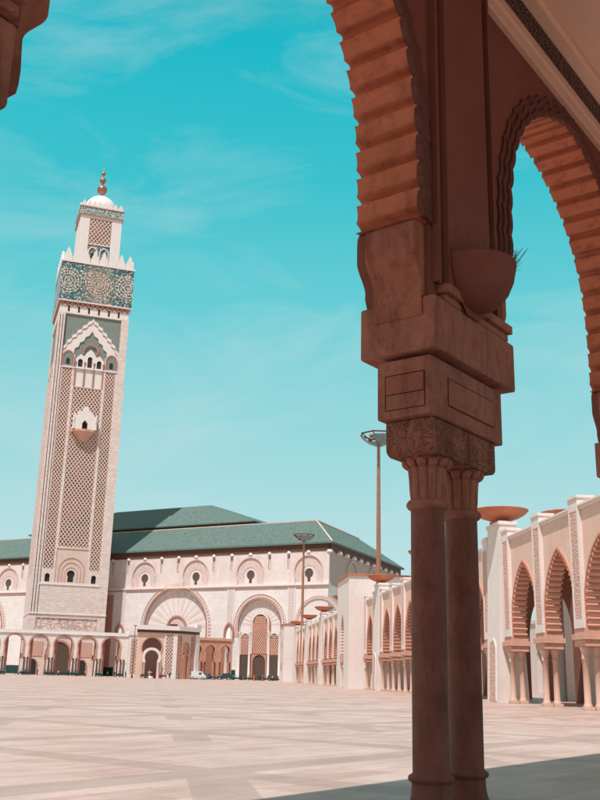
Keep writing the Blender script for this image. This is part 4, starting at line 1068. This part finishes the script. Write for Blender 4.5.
# mosque gate leaves
def arched_lattice(c, w_, z0, zs, name, parent, y, mat=None):
    s = MB(); s.plate(arch_round(c, w_, z0, zs, 14), [], y, y + .15); o = s.build(name, M['sebka'], parent)
    s = MB(); zt = zs + w_ * .75; lattice(c - w_ * .98, c + w_ * .98, z0 + .1, zs, .84, .25, y - .16, y, s)
    lattice(c - w_ * .7, c + w_ * .7, zs + .01, zt, .84, .25, y - .16, y, s); s.build('lattice_rib', M['impost'], o)
    s = MB(); a = arch_round(c, w_, z0, zs, 14); s.strip(a, offset(a, .45), y - .3, y - .005); s.build('frame', M['white'], o); return o
arched_lattice(gate_c, 3.0, 8.4, 18.4, 'gate_screen', ha, -1.1)
for dx in (-5.7, 5.7): arched_lattice(gate_c + dx, 1.65, 8.0, 13.4, 'gate_screen', ha, -1.1)
s = MB(); s.plate(rect(gate_c - 3.0, gate_c + 3.0, .0, 8.3), [arch_round(gate_c, 2.45, .0, 5.7, 14)], -1.3, -1.0); dp = s.build('door_surround', M['terra'], ha)
s = MB(); s.box(gate_c - 2.6, gate_c + 2.6, -.98, -.9, .01, 8.2); s.build('door', M['bronze'], dp)
for dx in (-5.7, 5.7): s = MB(); s.box(gate_c + dx - 1.6, gate_c + dx + 1.6, -1.2, -.9, .01, 7.9); s.build('side_door', M['bronze'], ha)
s = MB()
for dx in (-7.9, -3.75, 3.75, 7.9): s = MB(); s.lathe([(.55, 0), (.55, .6), (.4, .8), (.38, 14.6), (.6, 15.2), (.6, 15.6)], gate_c + dx, -1.5, 12); s.build('gate_column', M['white'], ha)
# engaged lattice strips with lobed niches and white piers
for c in (-12.9, 11.2, -60.5, -106):
    lattice_part([(c - 1.1, c + 1.1, 17.5, 30.0)], 'lattice_panel', ha, -1.85, -1.61 + .0, .75, .24, mb_mat=M['carved'], rib=M['white'])
    s = MB(); s.box(c - 1.5, c - 1.12, -1.9, -1.602, 17.0, 30.0); s.box(c + 1.12, c + 1.5, -1.9, -1.602, 17.0, 30.0)
    s.lathe([(1.5, 0), (1.5, 12.2), (1.7, 12.4), (1.4, 13.2), (1.0, 14.2), (.8, 16.0), (.3, 16.9)], c, -1.75, 12); s.build('pier', M['white'], ha)
    s = MB(); a = arch_pointed(c, 1.5, 13.2, 15.6, 18.2, 5); s.strip(a, offset(a, .5), -2.35, -1.91); s.build('niche_arch', M['terra'], ha)
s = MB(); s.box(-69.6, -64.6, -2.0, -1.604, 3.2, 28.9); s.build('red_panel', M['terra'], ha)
# green marble dado panels
s = MB(); s.box(XA, -48, -1.75, -1.605, 0, 3.1); s.box(-23.5, gate_c - 9.0, -1.75, -1.605, 0, 3.1); s.build('dado', M['green_fence'], ha)

# ------------------------------------------------------------------ low arcade before the minaret
LO = (-72.96, 318.0)
la = thing('front_arcade', 'low cream arcade of round horseshoe arches running before the minaret foot', 'arcade', LO, 71)
AC = [-8.75 - 7.6 * i for i in range(12)] + [-1.15, 6.45, 14.1]; AC.sort()
pts = []
for c in AC: pts += arch_round(c, 2.85, 0.0, 9.35, 16, foot=2.72)
s = MB(); s.plate([(AC[0] - 4, 0)] + pts + [(19.6, 0), (19.6, 12.8), (AC[0] - 4, 12.8)], [], 0, 1.1); s.build('wall', M['white'], la)
s = MB(); s.box(AC[0] - 4, 19.6, -.35, 5.2, 12.805, 13.15); s.box(AC[0] - 4, 19.6, -.2, 5.1, 13.155, 13.85); s.build('cornice', M['creamlow'], la)
for c in AC:
    if c < -45: continue
    a = arch_round(c, 2.85, 5.2, 9.35, 18, foot=2.72)
    s = MB(); s.strip(offset(a, -.03), offset(a, .03), -.02, 2.2); s.build('arch_reveal', M['terra'], la); s = MB(); s.strip(offset(a, .10), offset(a, .30), -.14, -.002); s.strip(offset(a, .45), offset(a, .57), -.08, -.002); s.build('archivolt', M['rib'], la)
    for sg in (-1, 1): s = MB(); x0 = c + sg * 2.72; s.box(min(x0, x0 - sg * .3), max(x0, x0 - sg * .3), -.12, 6.0, 5.0, 6.6); s.build('impost', M['terra'], la)
    x0 = c + 3.8
    p = MB(); p.box(x0 - .7, x0 + 1.95, 1.2, 7.0, 0.0, 12.7); p.build('rear_pier', M['terra'], la)
    for d in (-.5, .5):
        p = MB(); p.lathe([(.3, 0), (.2, .3), (.18, 4.8), (.34, 5.4)], x0 + d, -.3, 8); p.build('column', M['brownwood'], la)
# corner tower with lattice panel at the right end
s = MB(); s.box(19.65, 23.9, -.4, 4.5, 0, 13.3); s.box(19.4, 24.1, -.7, 4.8, 13.305, 14.6); s.build('corner_pier', M['white'], la)
lattice_part([(20.5, 22.9, 1.4, 12.2)], 'lattice_panel', la, -.62, -.40, .8, .22, rib=M['ribm'])

# great doorway seen through the middle arch
ga = thing('minaret_doorway', 'dark scalloped doorway in the minaret foot seen through the middle low arch', 'doorway', to_world(MO, MAZ, -2.2, -.02), MAZ)
s = MB(); a = arch_round(0, 3.6, 0.01, 7.4, 16); s.plate(a, [], .45, .69); s.build('door', M['bronze'], ga)
bs, lb = lobes(arch_round(0, 3.7, 0, 7.4, 24), .9, lambda t: .5 + .3 * abs(math.sin(pi * t)), 6); s = MB(); s.strip(bs, lb, .2, .69); s.build('frame', M['terra'], ga)
for dx, lbl in ((-9.6, 'small dark arched door at the minaret foot, left of the big doorway'), (7.2, 'small dark arched door at the minaret foot, right of the big doorway')):
    g2 = thing('side_doorway', lbl, 'doorway', to_world(MO, MAZ, -1.2 + dx, -.02), MAZ)
    s = MB(); s.plate(arch_round(0, 1.5, 0.01, 3.6, 12), [], .5, .69); s.build('door', M['dark'], g2)
    s = MB(); a = arch_round(0, 1.5, 0.0, 3.6, 12); s.strip(a, offset(a, .4), .35, .69); s.build('frame', M['terra'], g2)
    s = MB(); s.box(-3.2, 3.2, .55, .69, 6.2, 11.2); s.build('relief_panel', M['carved'], g2)

# ------------------------------------------------------------------ pavilion
PO = (-41.11, 290.0)
pv = thing('pavilion', 'flat roofed pavilion with lattice panels and a double horseshoe doorway right of the minaret', 'pavilion', PO, 71)
cx = -.5
def rot_plate(build, az_local, loc):
    build.location = (loc[0], loc[1], 0); build.rotation_euler = (0, 0, R(az_local)); return build
# plan (local): front from A(-4.9,0) to B(6.9,0); right side turns 36 degrees back
A = Vector((-4.9, 0)); B = Vector((6.9, 0)); ang = 37.0
d2 = Vector((math.cos(R(ang)), math.sin(R(ang)))); Cc = B + d2 * 9.6; Dd = A + Vector((1.6, 8.5)); Ee = Vector((2.0, 12.0)); Ff = Cc + Vector((-5.5, 7.5))
s = MB(); s.plate([(-4.9, 0)] + arch_round(cx, 2.9, 0, 8.6, 18, foot=2.5) + [(6.9, 0), (6.9, 13.0), (-4.9, 13.0)], [], 0, 1.0); s.build('wall', M['pinkwall'], pv)
s = MB(); s.plate([(0, 0)] + arch_round(4.2, 1.75, 0, 8.9, 14, foot=1.5) + [(9.6, 0), (9.6, 13.0), (0, 13.0)], [], .02, 1.0); o = s.build('side_wall', M['pinkwall'], pv); rot_plate(o, ang, B)
roofp = [A + Vector((-.8, -.9)), B + Vector((.3, -.9)), Cc + Vector((.7, -.6)), Ff, Ee, Dd]
s = MB(); prism(s, [(p.x, p.y) for p in roofp], 13.75, 15.0); s.build('roof_slab', M['white'], pv)
rp = [A + Vector((-.4, -.45)), B + Vector((.15, -.45)), Cc + Vector((.35, -.3)), Ff, Ee, Dd]
s = MB(); prism(s, [(p.x, p.y) for p in rp], 13.01, 13.745); s.build('roof_fascia', M['brownwood'], pv)
s = MB(); prism(s, [(p.x, p.y) for p in (Vector((-4.85, 1.0)), Vector((-4.85, 8)), Dd, Ee, Ff, Ff + Vector((-.5, -.5)), Ee + Vector((0, -.6)), Dd + Vector((.6, -.3)))], 0, 13.0) if False else None
s.box(-3.0, 9.0, 8.0, 8.5, 0, 13.0); prism(s, [(-4.85, 1.02), (-4.4, 1.02), (-2.6, 7.98), (-3.1, 7.98)], 0, 13.0); s.build('back_wall', M['pinkwall'], pv)
lattice_part([(3.55, 5.6, 1.3, 12.2)], 'lattice_panel', pv, -.22, -.0, .8, .22, rib=M['ribm'])
s = MB(); s.box(3.1, 3.52, -.25, -.003, 0, 12.9); s.box(5.65, 6.9, -.25, -.003, 0, 12.9); s.box(3.55, 5.6, -.2, -.003, 0, 1.2); s.build('pilaster', M['white'], pv)
o = lattice_part([(.5, 2.0, 1.3, 12.2)], 'lattice_panel', pv, -.2, .0, .8, .22, rib=M['impost']); rot_plate(o, ang, B)
s = MB(); s.box(8.0, 9.7, -.6, .0, 0, 12.98); s.box(7.7, 10.0, -.9, .1, 15.01, 15.9); o = s.build('pilaster', M['white'], pv); rot_plate(o, ang, B)
o = lattice_part([(6.5, 7.7, 1.3, 12.2)], 'lattice_panel', pv, -.2, .0, .8, .22, rib=M['impost']); rot_plate(o, ang, B)
s = MB(); s.box(4.4, 6.6, -.6, .6, 15.003, 15.6); s.build('roof_vent', M['brownwood'], pv)
# upper dark horseshoe with the smaller pale arch set in it
s = MB(); a = arch_round(cx, 2.9, 5.2, 8.6, 18, foot=2.5); s.strip(offset(a, 0), offset(a, .3), -.15, -.002); s.build('archivolt', M['terra'], pv)
s = MB(); a = arch_round(cx, 2.05, 0, 5.9, 16, foot=1.8); s.strip(a, offset(a, .75), -.35, .6); s.build('portal_arch', M['white'], pv)
s = MB()
for d in (-2.75, -2.2, 2.2, 2.75): s = MB(); s.lathe([(.3, 0), (.2, .3), (.18, 3.9), (.34, 4.5)], cx + d, -.6, 8); s.build('column', M['shaftm'], pv)
s = MB(); a = arch_round(4.2, 1.0, 0, 5.9, 12, foot=.9); s.strip(a, offset(a, .5), -.3, .5); o = s.build('portal_arch', M['rib'], pv); rot_plate(o, ang, B)
s = MB(); s.lathe([(1.3, 0), (1.3, .5), (.4, .7), (.35, 1.4), (1.0, 1.7), (1.05, 1.85), (.2, 1.8), (.2, 2.4)], cx, 2.2, 14); fo = thing('fountain', 'small pale marble fountain inside the pavilion doorway', 'fountain', to_world(PO, 71, cx, 2.2), 71)
s2 = MB(); s2.lathe([(1.3, 0.002), (1.3, .5), (.4, .7), (.35, 1.4), (1.0, 1.7), (1.05, 1.85), (.2, 1.8), (.2, 2.4)], 0, 0, 14); s2.build('basin', M['white'], fo)
# benches in front
for i, (x, lbl) in enumerate(((-2.8, 'low brown bench left of the pavilion doorway'), (2.6, 'low brown bench right of the pavilion doorway'))):
    t = thing('bench', lbl, 'bench', to_world(PO, 71, x, -3.0), 71)
    s = MB(); s.box(-1.2, 1.2, -.25, .25, .42, .5); s.build('seat', M['brownwood'], t)
    for xx in (-1.0, 1.0): s = MB(); s.box(xx - .07, xx + .07, -.2, .2, 0, .418); s.build('leg', M['brownwood'], t)
    s = MB(); s.box(-1.2, 1.2, .25, .31, .6, 1.05); s.build('backrest', M['brownwood'], t)

# ------------------------------------------------------------------ linking arcade from pavilion to hall
KO = (-29.75, 318.0); KAZ = 62
lk = thing('link_arcade', 'rosy arcade in half shade linking the pavilion to the mosque hall', 'arcade', KO, KAZ)
kc = [-1.6, 3.0, 8.3]
pts = []
for c in kc: pts += arch_round(c, 1.75, 0, 9.0, 14, foot=1.45)
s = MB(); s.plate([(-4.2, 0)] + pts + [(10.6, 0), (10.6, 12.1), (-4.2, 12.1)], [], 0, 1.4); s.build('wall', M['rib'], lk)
s = MB(); s.box(-4.2, 10.8, -.3, 1.7, 12.105, 12.9); s.build('cornice', M['impost'], lk)
s = MB(); s.box(-4.2, 10.6, 5.4, 5.8, 0, 11.9); s.build('back_wall', M['terra'], lk)
for c in kc:
    s = MB(); a = arch_round(c, 1.75, 5.5, 9.0, 14, foot=1.45); s.strip(a, offset(a, .3), -.12, 1.5); s.build('archivolt', M['impost'], lk)
    for sg in (-1, 1): s = MB(); s.lathe([(.3, 0), (.18, .3), (.17, 4.5), (.32, 5.2)], c + sg * 1.75, -.25, 8); s.build('column', M['brownwood'], lk)

# ------------------------------------------------------------------ lamp post before the pavilion
lp = thing('lamp_post', 'thin dark lamp post between the low arcade and the pavilion', 'lamp post', (-45.5, 281.0), 90)
s = MB(); s.lathe([(.3, 0), (.3, .8), (.13, 1.0), (.09, 14.3)], n=8); s.build('pole', M['brownwood'], lp)
s = MB(); s.box(-.5, .5, -.2, .2, 14.3, 14.5, .03); s.build('lamp_head', M['brownwood'], lp)
lp = thing('lamp_post', 'thin dark lamp post in front of the leftmost full arch of the low arcade', 'lamp post', to_world(LO, 71, -14.6, -4), 90)
s = MB(); s.lathe([(.25, 0), (.25, .6), (.1, .8), (.08, 10.6)], n=8); s.build('pole', M['brownwood'], lp)
s = MB(); s.box(-.4, .4, -.2, .2, 10.6, 10.8, .03); s.build('lamp_head', M['brownwood'], lp)

# ------------------------------------------------------------------ green barriers
def barrier(loc, az, L, h, label, group='green barriers before the buildings'):
    t = thing('barrier', label, 'barrier', loc, az, group)
    s = MB(); s.box(-L / 2 + .05, L / 2 - .05, -.02, .02, .35, h * .62); s.build('panel', M['green_fence'], t)
    s = MB(); n = int(L / .16)
    for i in range(1, n): s.tube((-L / 2 + i * L / n, 0, h * .6), (-L / 2 + i * L / n, 0, h - .06), .014, None, 4)
    s.tube((-L / 2, 0, h - .05), (L / 2, 0, h - .05), .035, None, 6); s.tube((-L / 2, 0, .3), (L / 2, 0, .3), .035, None, 6); s.build('rail', M['green_fence'], t)
    for x in (-L / 2, L / 2): s = MB(); s.box(x - .05, x + .05, -.3, .3, 0, .06); s.box(x - .04, x + .04, -.04, .04, .062, h); s.build('foot', M['green_fence'], t)
    return t
names = {-29: 'green barrier in the arch at the left edge', -20.6: 'green barrier left of the thin lamp post', -12.4: 'green barrier at the pier right of the thin lamp post', -5: 'green barrier before the dark doorway, left half', -.6: 'green barrier before the dark doorway, right half', 2.9: 'green barrier at the pier right of the dark doorway', 10.3: 'green barrier at the fourth pier of the low arcade', 17.2: 'green barrier at the right end of the low arcade'}
for x, lb in names.items(): barrier(to_world(LO, 71, x, -2.0), 71, 3.4 if x not in (10.3, 17.2) else 2.0, 1.7, lb)
for i, (x, y) in enumerate(((-22.4, 309), (-17.8, 311.5), (-13.4, 312), (-9.4, 312.5), (-5.6, 310))):
    barrier((x, y), 80, 3.4, 1.3, ['green barrier behind the dark car', 'green barrier left of the white pier by the mosque gate', 'green barrier before the left gate leaf', 'green barrier before the bronze mosque door', 'green barrier before the right gate leaf'][i])

# ------------------------------------------------------------------ vehicles
def loft_car(sections, name, mat, parent):
    """sections: list of (x, halfwidth, zlow, zbelt, ztop, halfroof)"""
    s = MB(); vs = []; n = 8
    for x, w_, zl, zb, zt, hr in sections:
        vs += [(x, -w_ * .92, zl), (x, -w_, (zl + zb) / 2), (x, -w_ * .98, zb), (x, -hr, zt), (x, hr, zt), (x, w_ * .98, zb), (x, w_, (zl + zb) / 2), (x, w_ * .92, zl)]
    m_ = len(sections)
    fs = [(j * n + i, j * n + (i + 1) % n, (j + 1) * n + (i + 1) % n, (j + 1) * n + i) for j in range(m_ - 1) for i in range(n)] + [tuple(range(n))[::-1], tuple(range((m_ - 1) * n, m_ * n))]
    s.add(vs, fs); return s.build(name, mat, parent)
M['vanwhite'] = plain('white van paint', (.62, .68, .68), .35, 0, .08, 2, .5)
M['carteal'] = plain('dark car paint', (.03, .07, .07), .3, .2, .2, 2, .5)
M['glass'] = plain('vehicle glass', (.03, .05, .055), .12, 0, .2, 2, .5)
M['tyre'] = plain('tyre rubber', (.025, .025, .025), .8)
M['lampw'] = plain('lamp lens', (.7, .7, .65), .2)
def wheels(t, xs, hw, r=.36):
    for x in xs:
        for sg in (-1, 1):
            o = bpy.data.objects.new('wheel', None) if False else None
            s = MB(); s.lathe([(r - .1, -.11), (r - .02, -.11), (r, -.07), (r, .07), (r - .02, .11), (r - .1, .11)], n=16)
            s.lathe([(.02, -.08), (r - .1, -.09), (r - .1, .09), (.02, .08)], n=12)
            q = s.build('wheel', M['tyre'], t); q.location = (x, sg * hw, r + .002); q.rotation_euler = (R(90), 0, 0)
            s = MB(); s.lathe([(.03, -.12), (r * .55, -.12), (r * .6, -.10)], n=12); s.lathe([(.03, .12), (r * .55, .12), (r * .6, .10)], n=12); z = s.build('rim', M['lampw'], q)
van = thing('parked_van', 'white van parked in the gap right of the pavilion', 'van', (-28.7, 299.0), 84)
loft_car([(-2.55, .88, .45, 1.2, 2.15, .80), (-2.5, .95, .32, 1.25, 2.3, .86), (1.1, .95, .32, 1.25, 2.32, .86), (1.75, .95, .32, 1.25, 1.75, .80), (2.05, .94, .32, 1.12, 1.25, .82), (2.5, .90, .34, .95, 1.02, .80), (2.6, .8, .45, .8, .86, .7)], 'body', M['vanwhite'], van)
s = MB(); s.add([(1.16, -.84, 2.22), (1.16, .84, 2.22), (2.0, .82, 1.34), (2.0, -.82, 1.34)], [(0, 1, 2, 3)]); s.add([(1.16, -.84, 2.25), (1.16, .84, 2.25), (2.03, .82, 1.34), (2.03, -.82, 1.34)], [(3, 2, 1, 0)]); s.build('windscreen', M['glass'], van, fix=False)
for sg in (-1, 1): s = MB(); s.box(.35, 1.15, sg * .90 - .03, sg * .90 + .03, 1.35, 1.95); s.build('side_window', M['glass'], van)
wheels(van, (-1.6, 1.6), .86)
for sg in (-1, 1): s = MB(); s.lathe([(.14, 0), (.12, .04), (.02, .06)], n=10); q = s.build('headlight', M['lampw'], van); q.location = (2.55, sg * .62, .72); q.rotation_euler = (0, R(90), 0)
def hatchcar(loc, az, label, matb, nm='parked_car'):
    t = thing(nm, label, 'car', loc, az)
    loft_car([(-2.05, .74, .45, .85, .92, .68), (-2.0, .82, .30, .95, 1.05, .72), (-1.55, .84, .28, .98, 1.42, .62), (-.3, .85, .28, 1.0, 1.52, .64), (.35, .85, .28, .98, 1.44, .62), (1.05, .84, .28, .94, .99, .74), (1.85, .80, .30, .80, .84, .70), (2.02, .7, .42, .66, .70, .6)], 'body', matb, t)
    s = MB(); s.add([(.38, -.60, 1.44), (.38, .60, 1.44), (1.04, .72, 1.01), (1.04, -.72, 1.01)], [(0, 1, 2, 3)]); q = s.build('windscreen', M['glass'], t, fix=False); q.location = (.02, 0, .02)
    for sg in (-1, 1):
        s = MB(); s.add([(-1.4, sg * .78, 1.04), (.85, sg * .80, 1.03), (.3, sg * .665, 1.40), (-1.2, sg * .665, 1.40)], [(0, 1, 2, 3)]); s.build('side_window', M['glass'], t, fix=False)
        s = MB(); s.lathe([(.12, 0), (.1, .04), (.02, .05)], n=10); q = s.build('headlight', M['lampw'], t); q.location = (1.96, sg * .56, .64); q.rotation_euler = (0, R(90), 0)
    wheels(t, (-1.3, 1.3), .78, .31); return t
hatchcar((-25.6, 301.5), 82, 'dark low car parked close behind the white van', M['carteal'])
suv = thing('parked_jeep', 'dark off-road car with pale bonnet left of the white pier', 'car', (-21.0, 302.0), 262)
loft_car([(-2.1, .84, .5, 1.1, 1.85, .76), (-2.05, .90, .40, 1.15, 1.95, .80), (.5, .90, .40, 1.15, 1.95, .80), (.85, .9, .40, 1.12, 1.2, .80), (1.9, .88, .42, 1.05, 1.12, .78), (2.05, .8, .5, .95, 1.0, .7)], 'body', M['carteal'], suv)
s = MB(); s.box(.9, 1.92, -.8, .8, 1.21, 1.26, .02); s.build('bonnet', M['vanwhite'], suv)
s = MB(); s.add([(.53, -.76, 1.9), (.53, .76, 1.9), (.87, .76, 1.25), (.87, -.76, 1.25)], [(0, 1, 2, 3)]); s.build('windscreen', M['vanwhite'], suv, fix=False).location = (.02, 0, 0)
wheels(suv, (-1.35, 1.35), .84, .38)

# ------------------------------------------------------------------ people (small in the distance)
def skin(name, pts, edges, radii, mat, parent, sub=1):
    me = bpy.data.meshes.new(name); me.from_pydata(pts, edges, []); o = bpy.data.objects.new(name, me); col.objects.link(o)
    md = o.modifiers.new('skin', 'SKIN'); md.use_smooth_shade = True
    for i, r_ in enumerate(radii): me.skin_vertices[0].data[i].radius = (r_, r_) if not isinstance(r_, tuple) else r_
    me.skin_vertices[0].data[0].use_root = True
    sb = o.modifiers.new('sub', 'SUBSURF'); sb.levels = sub; sb.render_levels = sub
    dg = bpy.context.evaluated_depsgraph_get(); ev = o.evaluated_get(dg); nm = bpy.data.meshes.new_from_object(ev)
    o.modifiers.clear(); o.data = nm; nm.materials.clear(); nm.materials.append(mat)
    for p_ in nm.polygons: p_.use_smooth = True
    o.parent = parent; return o
M['skin'] = plain('skin', (.32, .18, .12), .6)
M['hair'] = plain('hair', (.03, .022, .018), .7)
cloth = {k: plain(k + ' cloth', c, .85) for k, c in {'orange': (.50, .12, .05), 'white': (.66, .62, .58), 'brown': (.22, .12, .08), 'teal': (.03, .22, .18), 'dark': (.025, .03, .035), 'green': (.04, .26, .16), 'pale': (.40, .58, .56), 'jeans': (.05, .08, .12), 'red': (.40, .10, .06)}.items()}
def person(loc, az, top, bottom, label, h=1.72, robe=False, seated=False):
    k = h / 1.72
    t = thing('person', label, 'person', loc, az, 'people in front of the mosque')
    st = .16
    P_ = [(0, 0, .95), (0, 0, 1.15), (0, 0, 1.38), (.01, 0, 1.50), (.02, 0, 1.62), (0, .19, 1.40), (.03, .25, 1.12), (.10, .25, .88), (0, -.19, 1.40), (-.03, -.25, 1.12), (.03, -.25, .88),
          (0, .1, .90), (.10, .11, .50), (.02 + st * .4, .11, .07), (.26, .12, .035), (0, -.1, .90), (-.04, -.11, .50), (-st, -.11, .07), (-.02, -.12, .035)]
    E_ = [(0, 1), (1, 2), (2, 3), (3, 4), (2, 5), (5, 6), (6, 7), (2, 8), (8, 9), (9, 10), (0, 11), (11, 12), (12, 13), (13, 14), (0, 15), (15, 16), (16, 17), (17, 18)]
    Rr = [(.14, .11), (.13, .11), (.15, .10), .055, .10, .055, .042, .032, .055, .042, .032, .09, .06, .042, .035, .09, .06, .042, .035]
    P_ = [tuple(c * k for c in p) for p in P_]
    skin('body', P_, E_, [tuple(a * k for a in r_) if isinstance(r_, tuple) else r_ * k for r_ in Rr], M['skin'], t)
    # coat or shirt
    s = MB(); 
    if robe: pr = [(.27, .06), (.25, .4), (.20, .9), (.18, 1.1), (.205, 1.32), (.17, 1.45), (.07, 1.51)]
    else: pr = [(.185, .86), (.17, 1.05), (.195, 1.3), (.175, 1.43), (.07, 1.51)]
    s.lathe([(a * k, b_ * k) for a, b_ in pr], n=14)
    for sg in (-1, 1): s.tube((0, sg * .17 * k, 1.43 * k), (.03 * k, sg * .26 * k, 1.10 * k), .075 * k, .062 * k, 8); s.tube((.03 * k, sg * .26 * k, 1.12 * k), (.07 * k, sg * .255 * k, .93 * k), .062 * k, .05 * k, 8)
    s.build('coat', cloth[top], t)
    if not robe:
        s = MB()
        for sg, a, b_ in ((1, P_[12], P_[13]), (-1, P_[16], P_[17])): s.tube((0, sg * .09 * k, .92 * k), a, .115 * k, .085 * k, 8); s.tube(a, (b_[0], b_[1], .1 * k), .085 * k, .065 * k, 8)
        s.build('trousers', cloth[bottom], t)
    s = MB(); s.lathe([(.03 * k, 1.755 * k), (.085 * k, 1.735 * k), (.118 * k, 1.68 * k), (.112 * k, 1.60 * k)][::-1], .0, 0, 12); s.build('hair', M['hair'] if not robe else cloth[bottom], t)
    return t
ppl = [(-95.6, 306, 'dark', 'jeans', 'person in dark clothes at the far left edge by the green barrier', False), (-84.6, 303, 'dark', 'jeans', 'person in dark jacket left of the thin lamp post', False), (-82.6, 303.5, 'teal', 'dark', 'person in teal top left of the thin lamp post', False),
       (-81.6, 303, 'dark', 'dark', 'person in all dark clothes closest to the thin lamp post', False), (-78.4, 305, 'dark', 'jeans', 'person in dark coat under the second low arch', False), (-76.2, 306, 'teal', 'jeans', 'person in bright teal shirt under the second low arch', False),
       (-74.8, 305, 'red', 'dark', 'person in red shirt beside the bright teal shirt', False), (-72.2, 306, 'white', 'dark', 'person in white shirt before the small dark door', False), (-59.0, 307, 'brown', 'dark', 'person in brown coat before the dark doorway', False),
       (-50.5, 300, 'dark', 'dark', 'person in black sitting height by the right end of the low arcade', False), (-47.6, 300, 'dark', 'jeans', 'person in black coat right of the end arch', False), (-43.5, 287, 'brown', 'jeans', 'person in brown jacket by the pavilion left pier', False),
       (-25.0, 291, 'green', 'teal', 'person in green clothes standing between the white van and the jeep', False), (-15.6, 296, 'dark', 'dark', 'person in black near the white pier', False), (-13.1, 292, 'pale', 'jeans', 'person in pale blue shirt beside the orange robe', False),
       (-11.4, 290, 'orange', 'orange', 'person in long orange robe before the mosque gate', True), (-8.9, 290, 'brown', 'white', 'person in brown robe with white headscarf before the mosque door', True), (-6.2, 300, 'pale', 'dark', 'person in pale shirt right of the mosque door', False), (-4.6, 301, 'dark', 'jeans', 'person in dark jacket near the last pink block', False)]
ppl += [(-91.0, 303, 'brown', 'dark', 'person in brown jacket by the leftmost green barrier', False), (-88.0, 304, 'teal', 'jeans', 'person in teal top just right of the leftmost barrier', False), (-69.0, 305, 'dark', 'dark', 'person in dark clothes under the pier left of the big dark doorway', False),
        (-66.2, 304, 'teal', 'dark', 'person in teal top at the left side of the big dark doorway', False), (-63.6, 304.5, 'pale', 'jeans', 'person in pale shirt at the middle of the big dark doorway', False), (-56.5, 303, 'teal', 'dark', 'person in teal top left of the fourth low arch pier', False), (-54.6, 304, 'dark', 'jeans', 'person in dark jacket inside the fourth low arch', False),
        (-38.0, 284, 'orange', 'dark', 'person in orange shirt right of the pavilion doorway', False), (-35.4, 285, 'dark', 'dark', 'person in dark clothes by the pavilion lattice panel', False), (-33.0, 287, 'brown', 'jeans', 'person in brown jacket at the pavilion corner', False), (-17.6, 293, 'teal', 'dark', 'person in teal shirt left of the white pier', False), (-9.9, 298, 'dark', 'jeans', 'person in dark jacket between the orange robe and the brown robe', False), (-7.4, 297, 'dark', 'dark', 'person in dark clothes right of the brown robe', False)]
for i, (x, y, a, b_, lb, rb) in enumerate(ppl): person((x, y), random.choice((75, 260, 170, 20)), a, b_, lb, random.uniform(1.62, 1.82), rb)

# ------------------------------------------------------------------ buildings glimpsed beyond the arcade
fb = thing('rear_arcade', 'sunlit pink wall with dark arches glimpsed through the nearest right hand arches', 'arcade', to_world(RO, RAZ, -40, 27), RAZ)
s = MB(); pts = []
for i in range(22): pts += arch_pointed(-100 + i * 7.6, 2.2, 0.01, 5.0, 7.6, 5)
s.plate([(-106, 0)] + pts + [(64, 0), (64, 10.5), (-106, 10.5)], [], 0, 1.2); s.box(-106, 64, -.2, 1.4, 10.503, 11.0); s.build('wall', M['pink'], fb)
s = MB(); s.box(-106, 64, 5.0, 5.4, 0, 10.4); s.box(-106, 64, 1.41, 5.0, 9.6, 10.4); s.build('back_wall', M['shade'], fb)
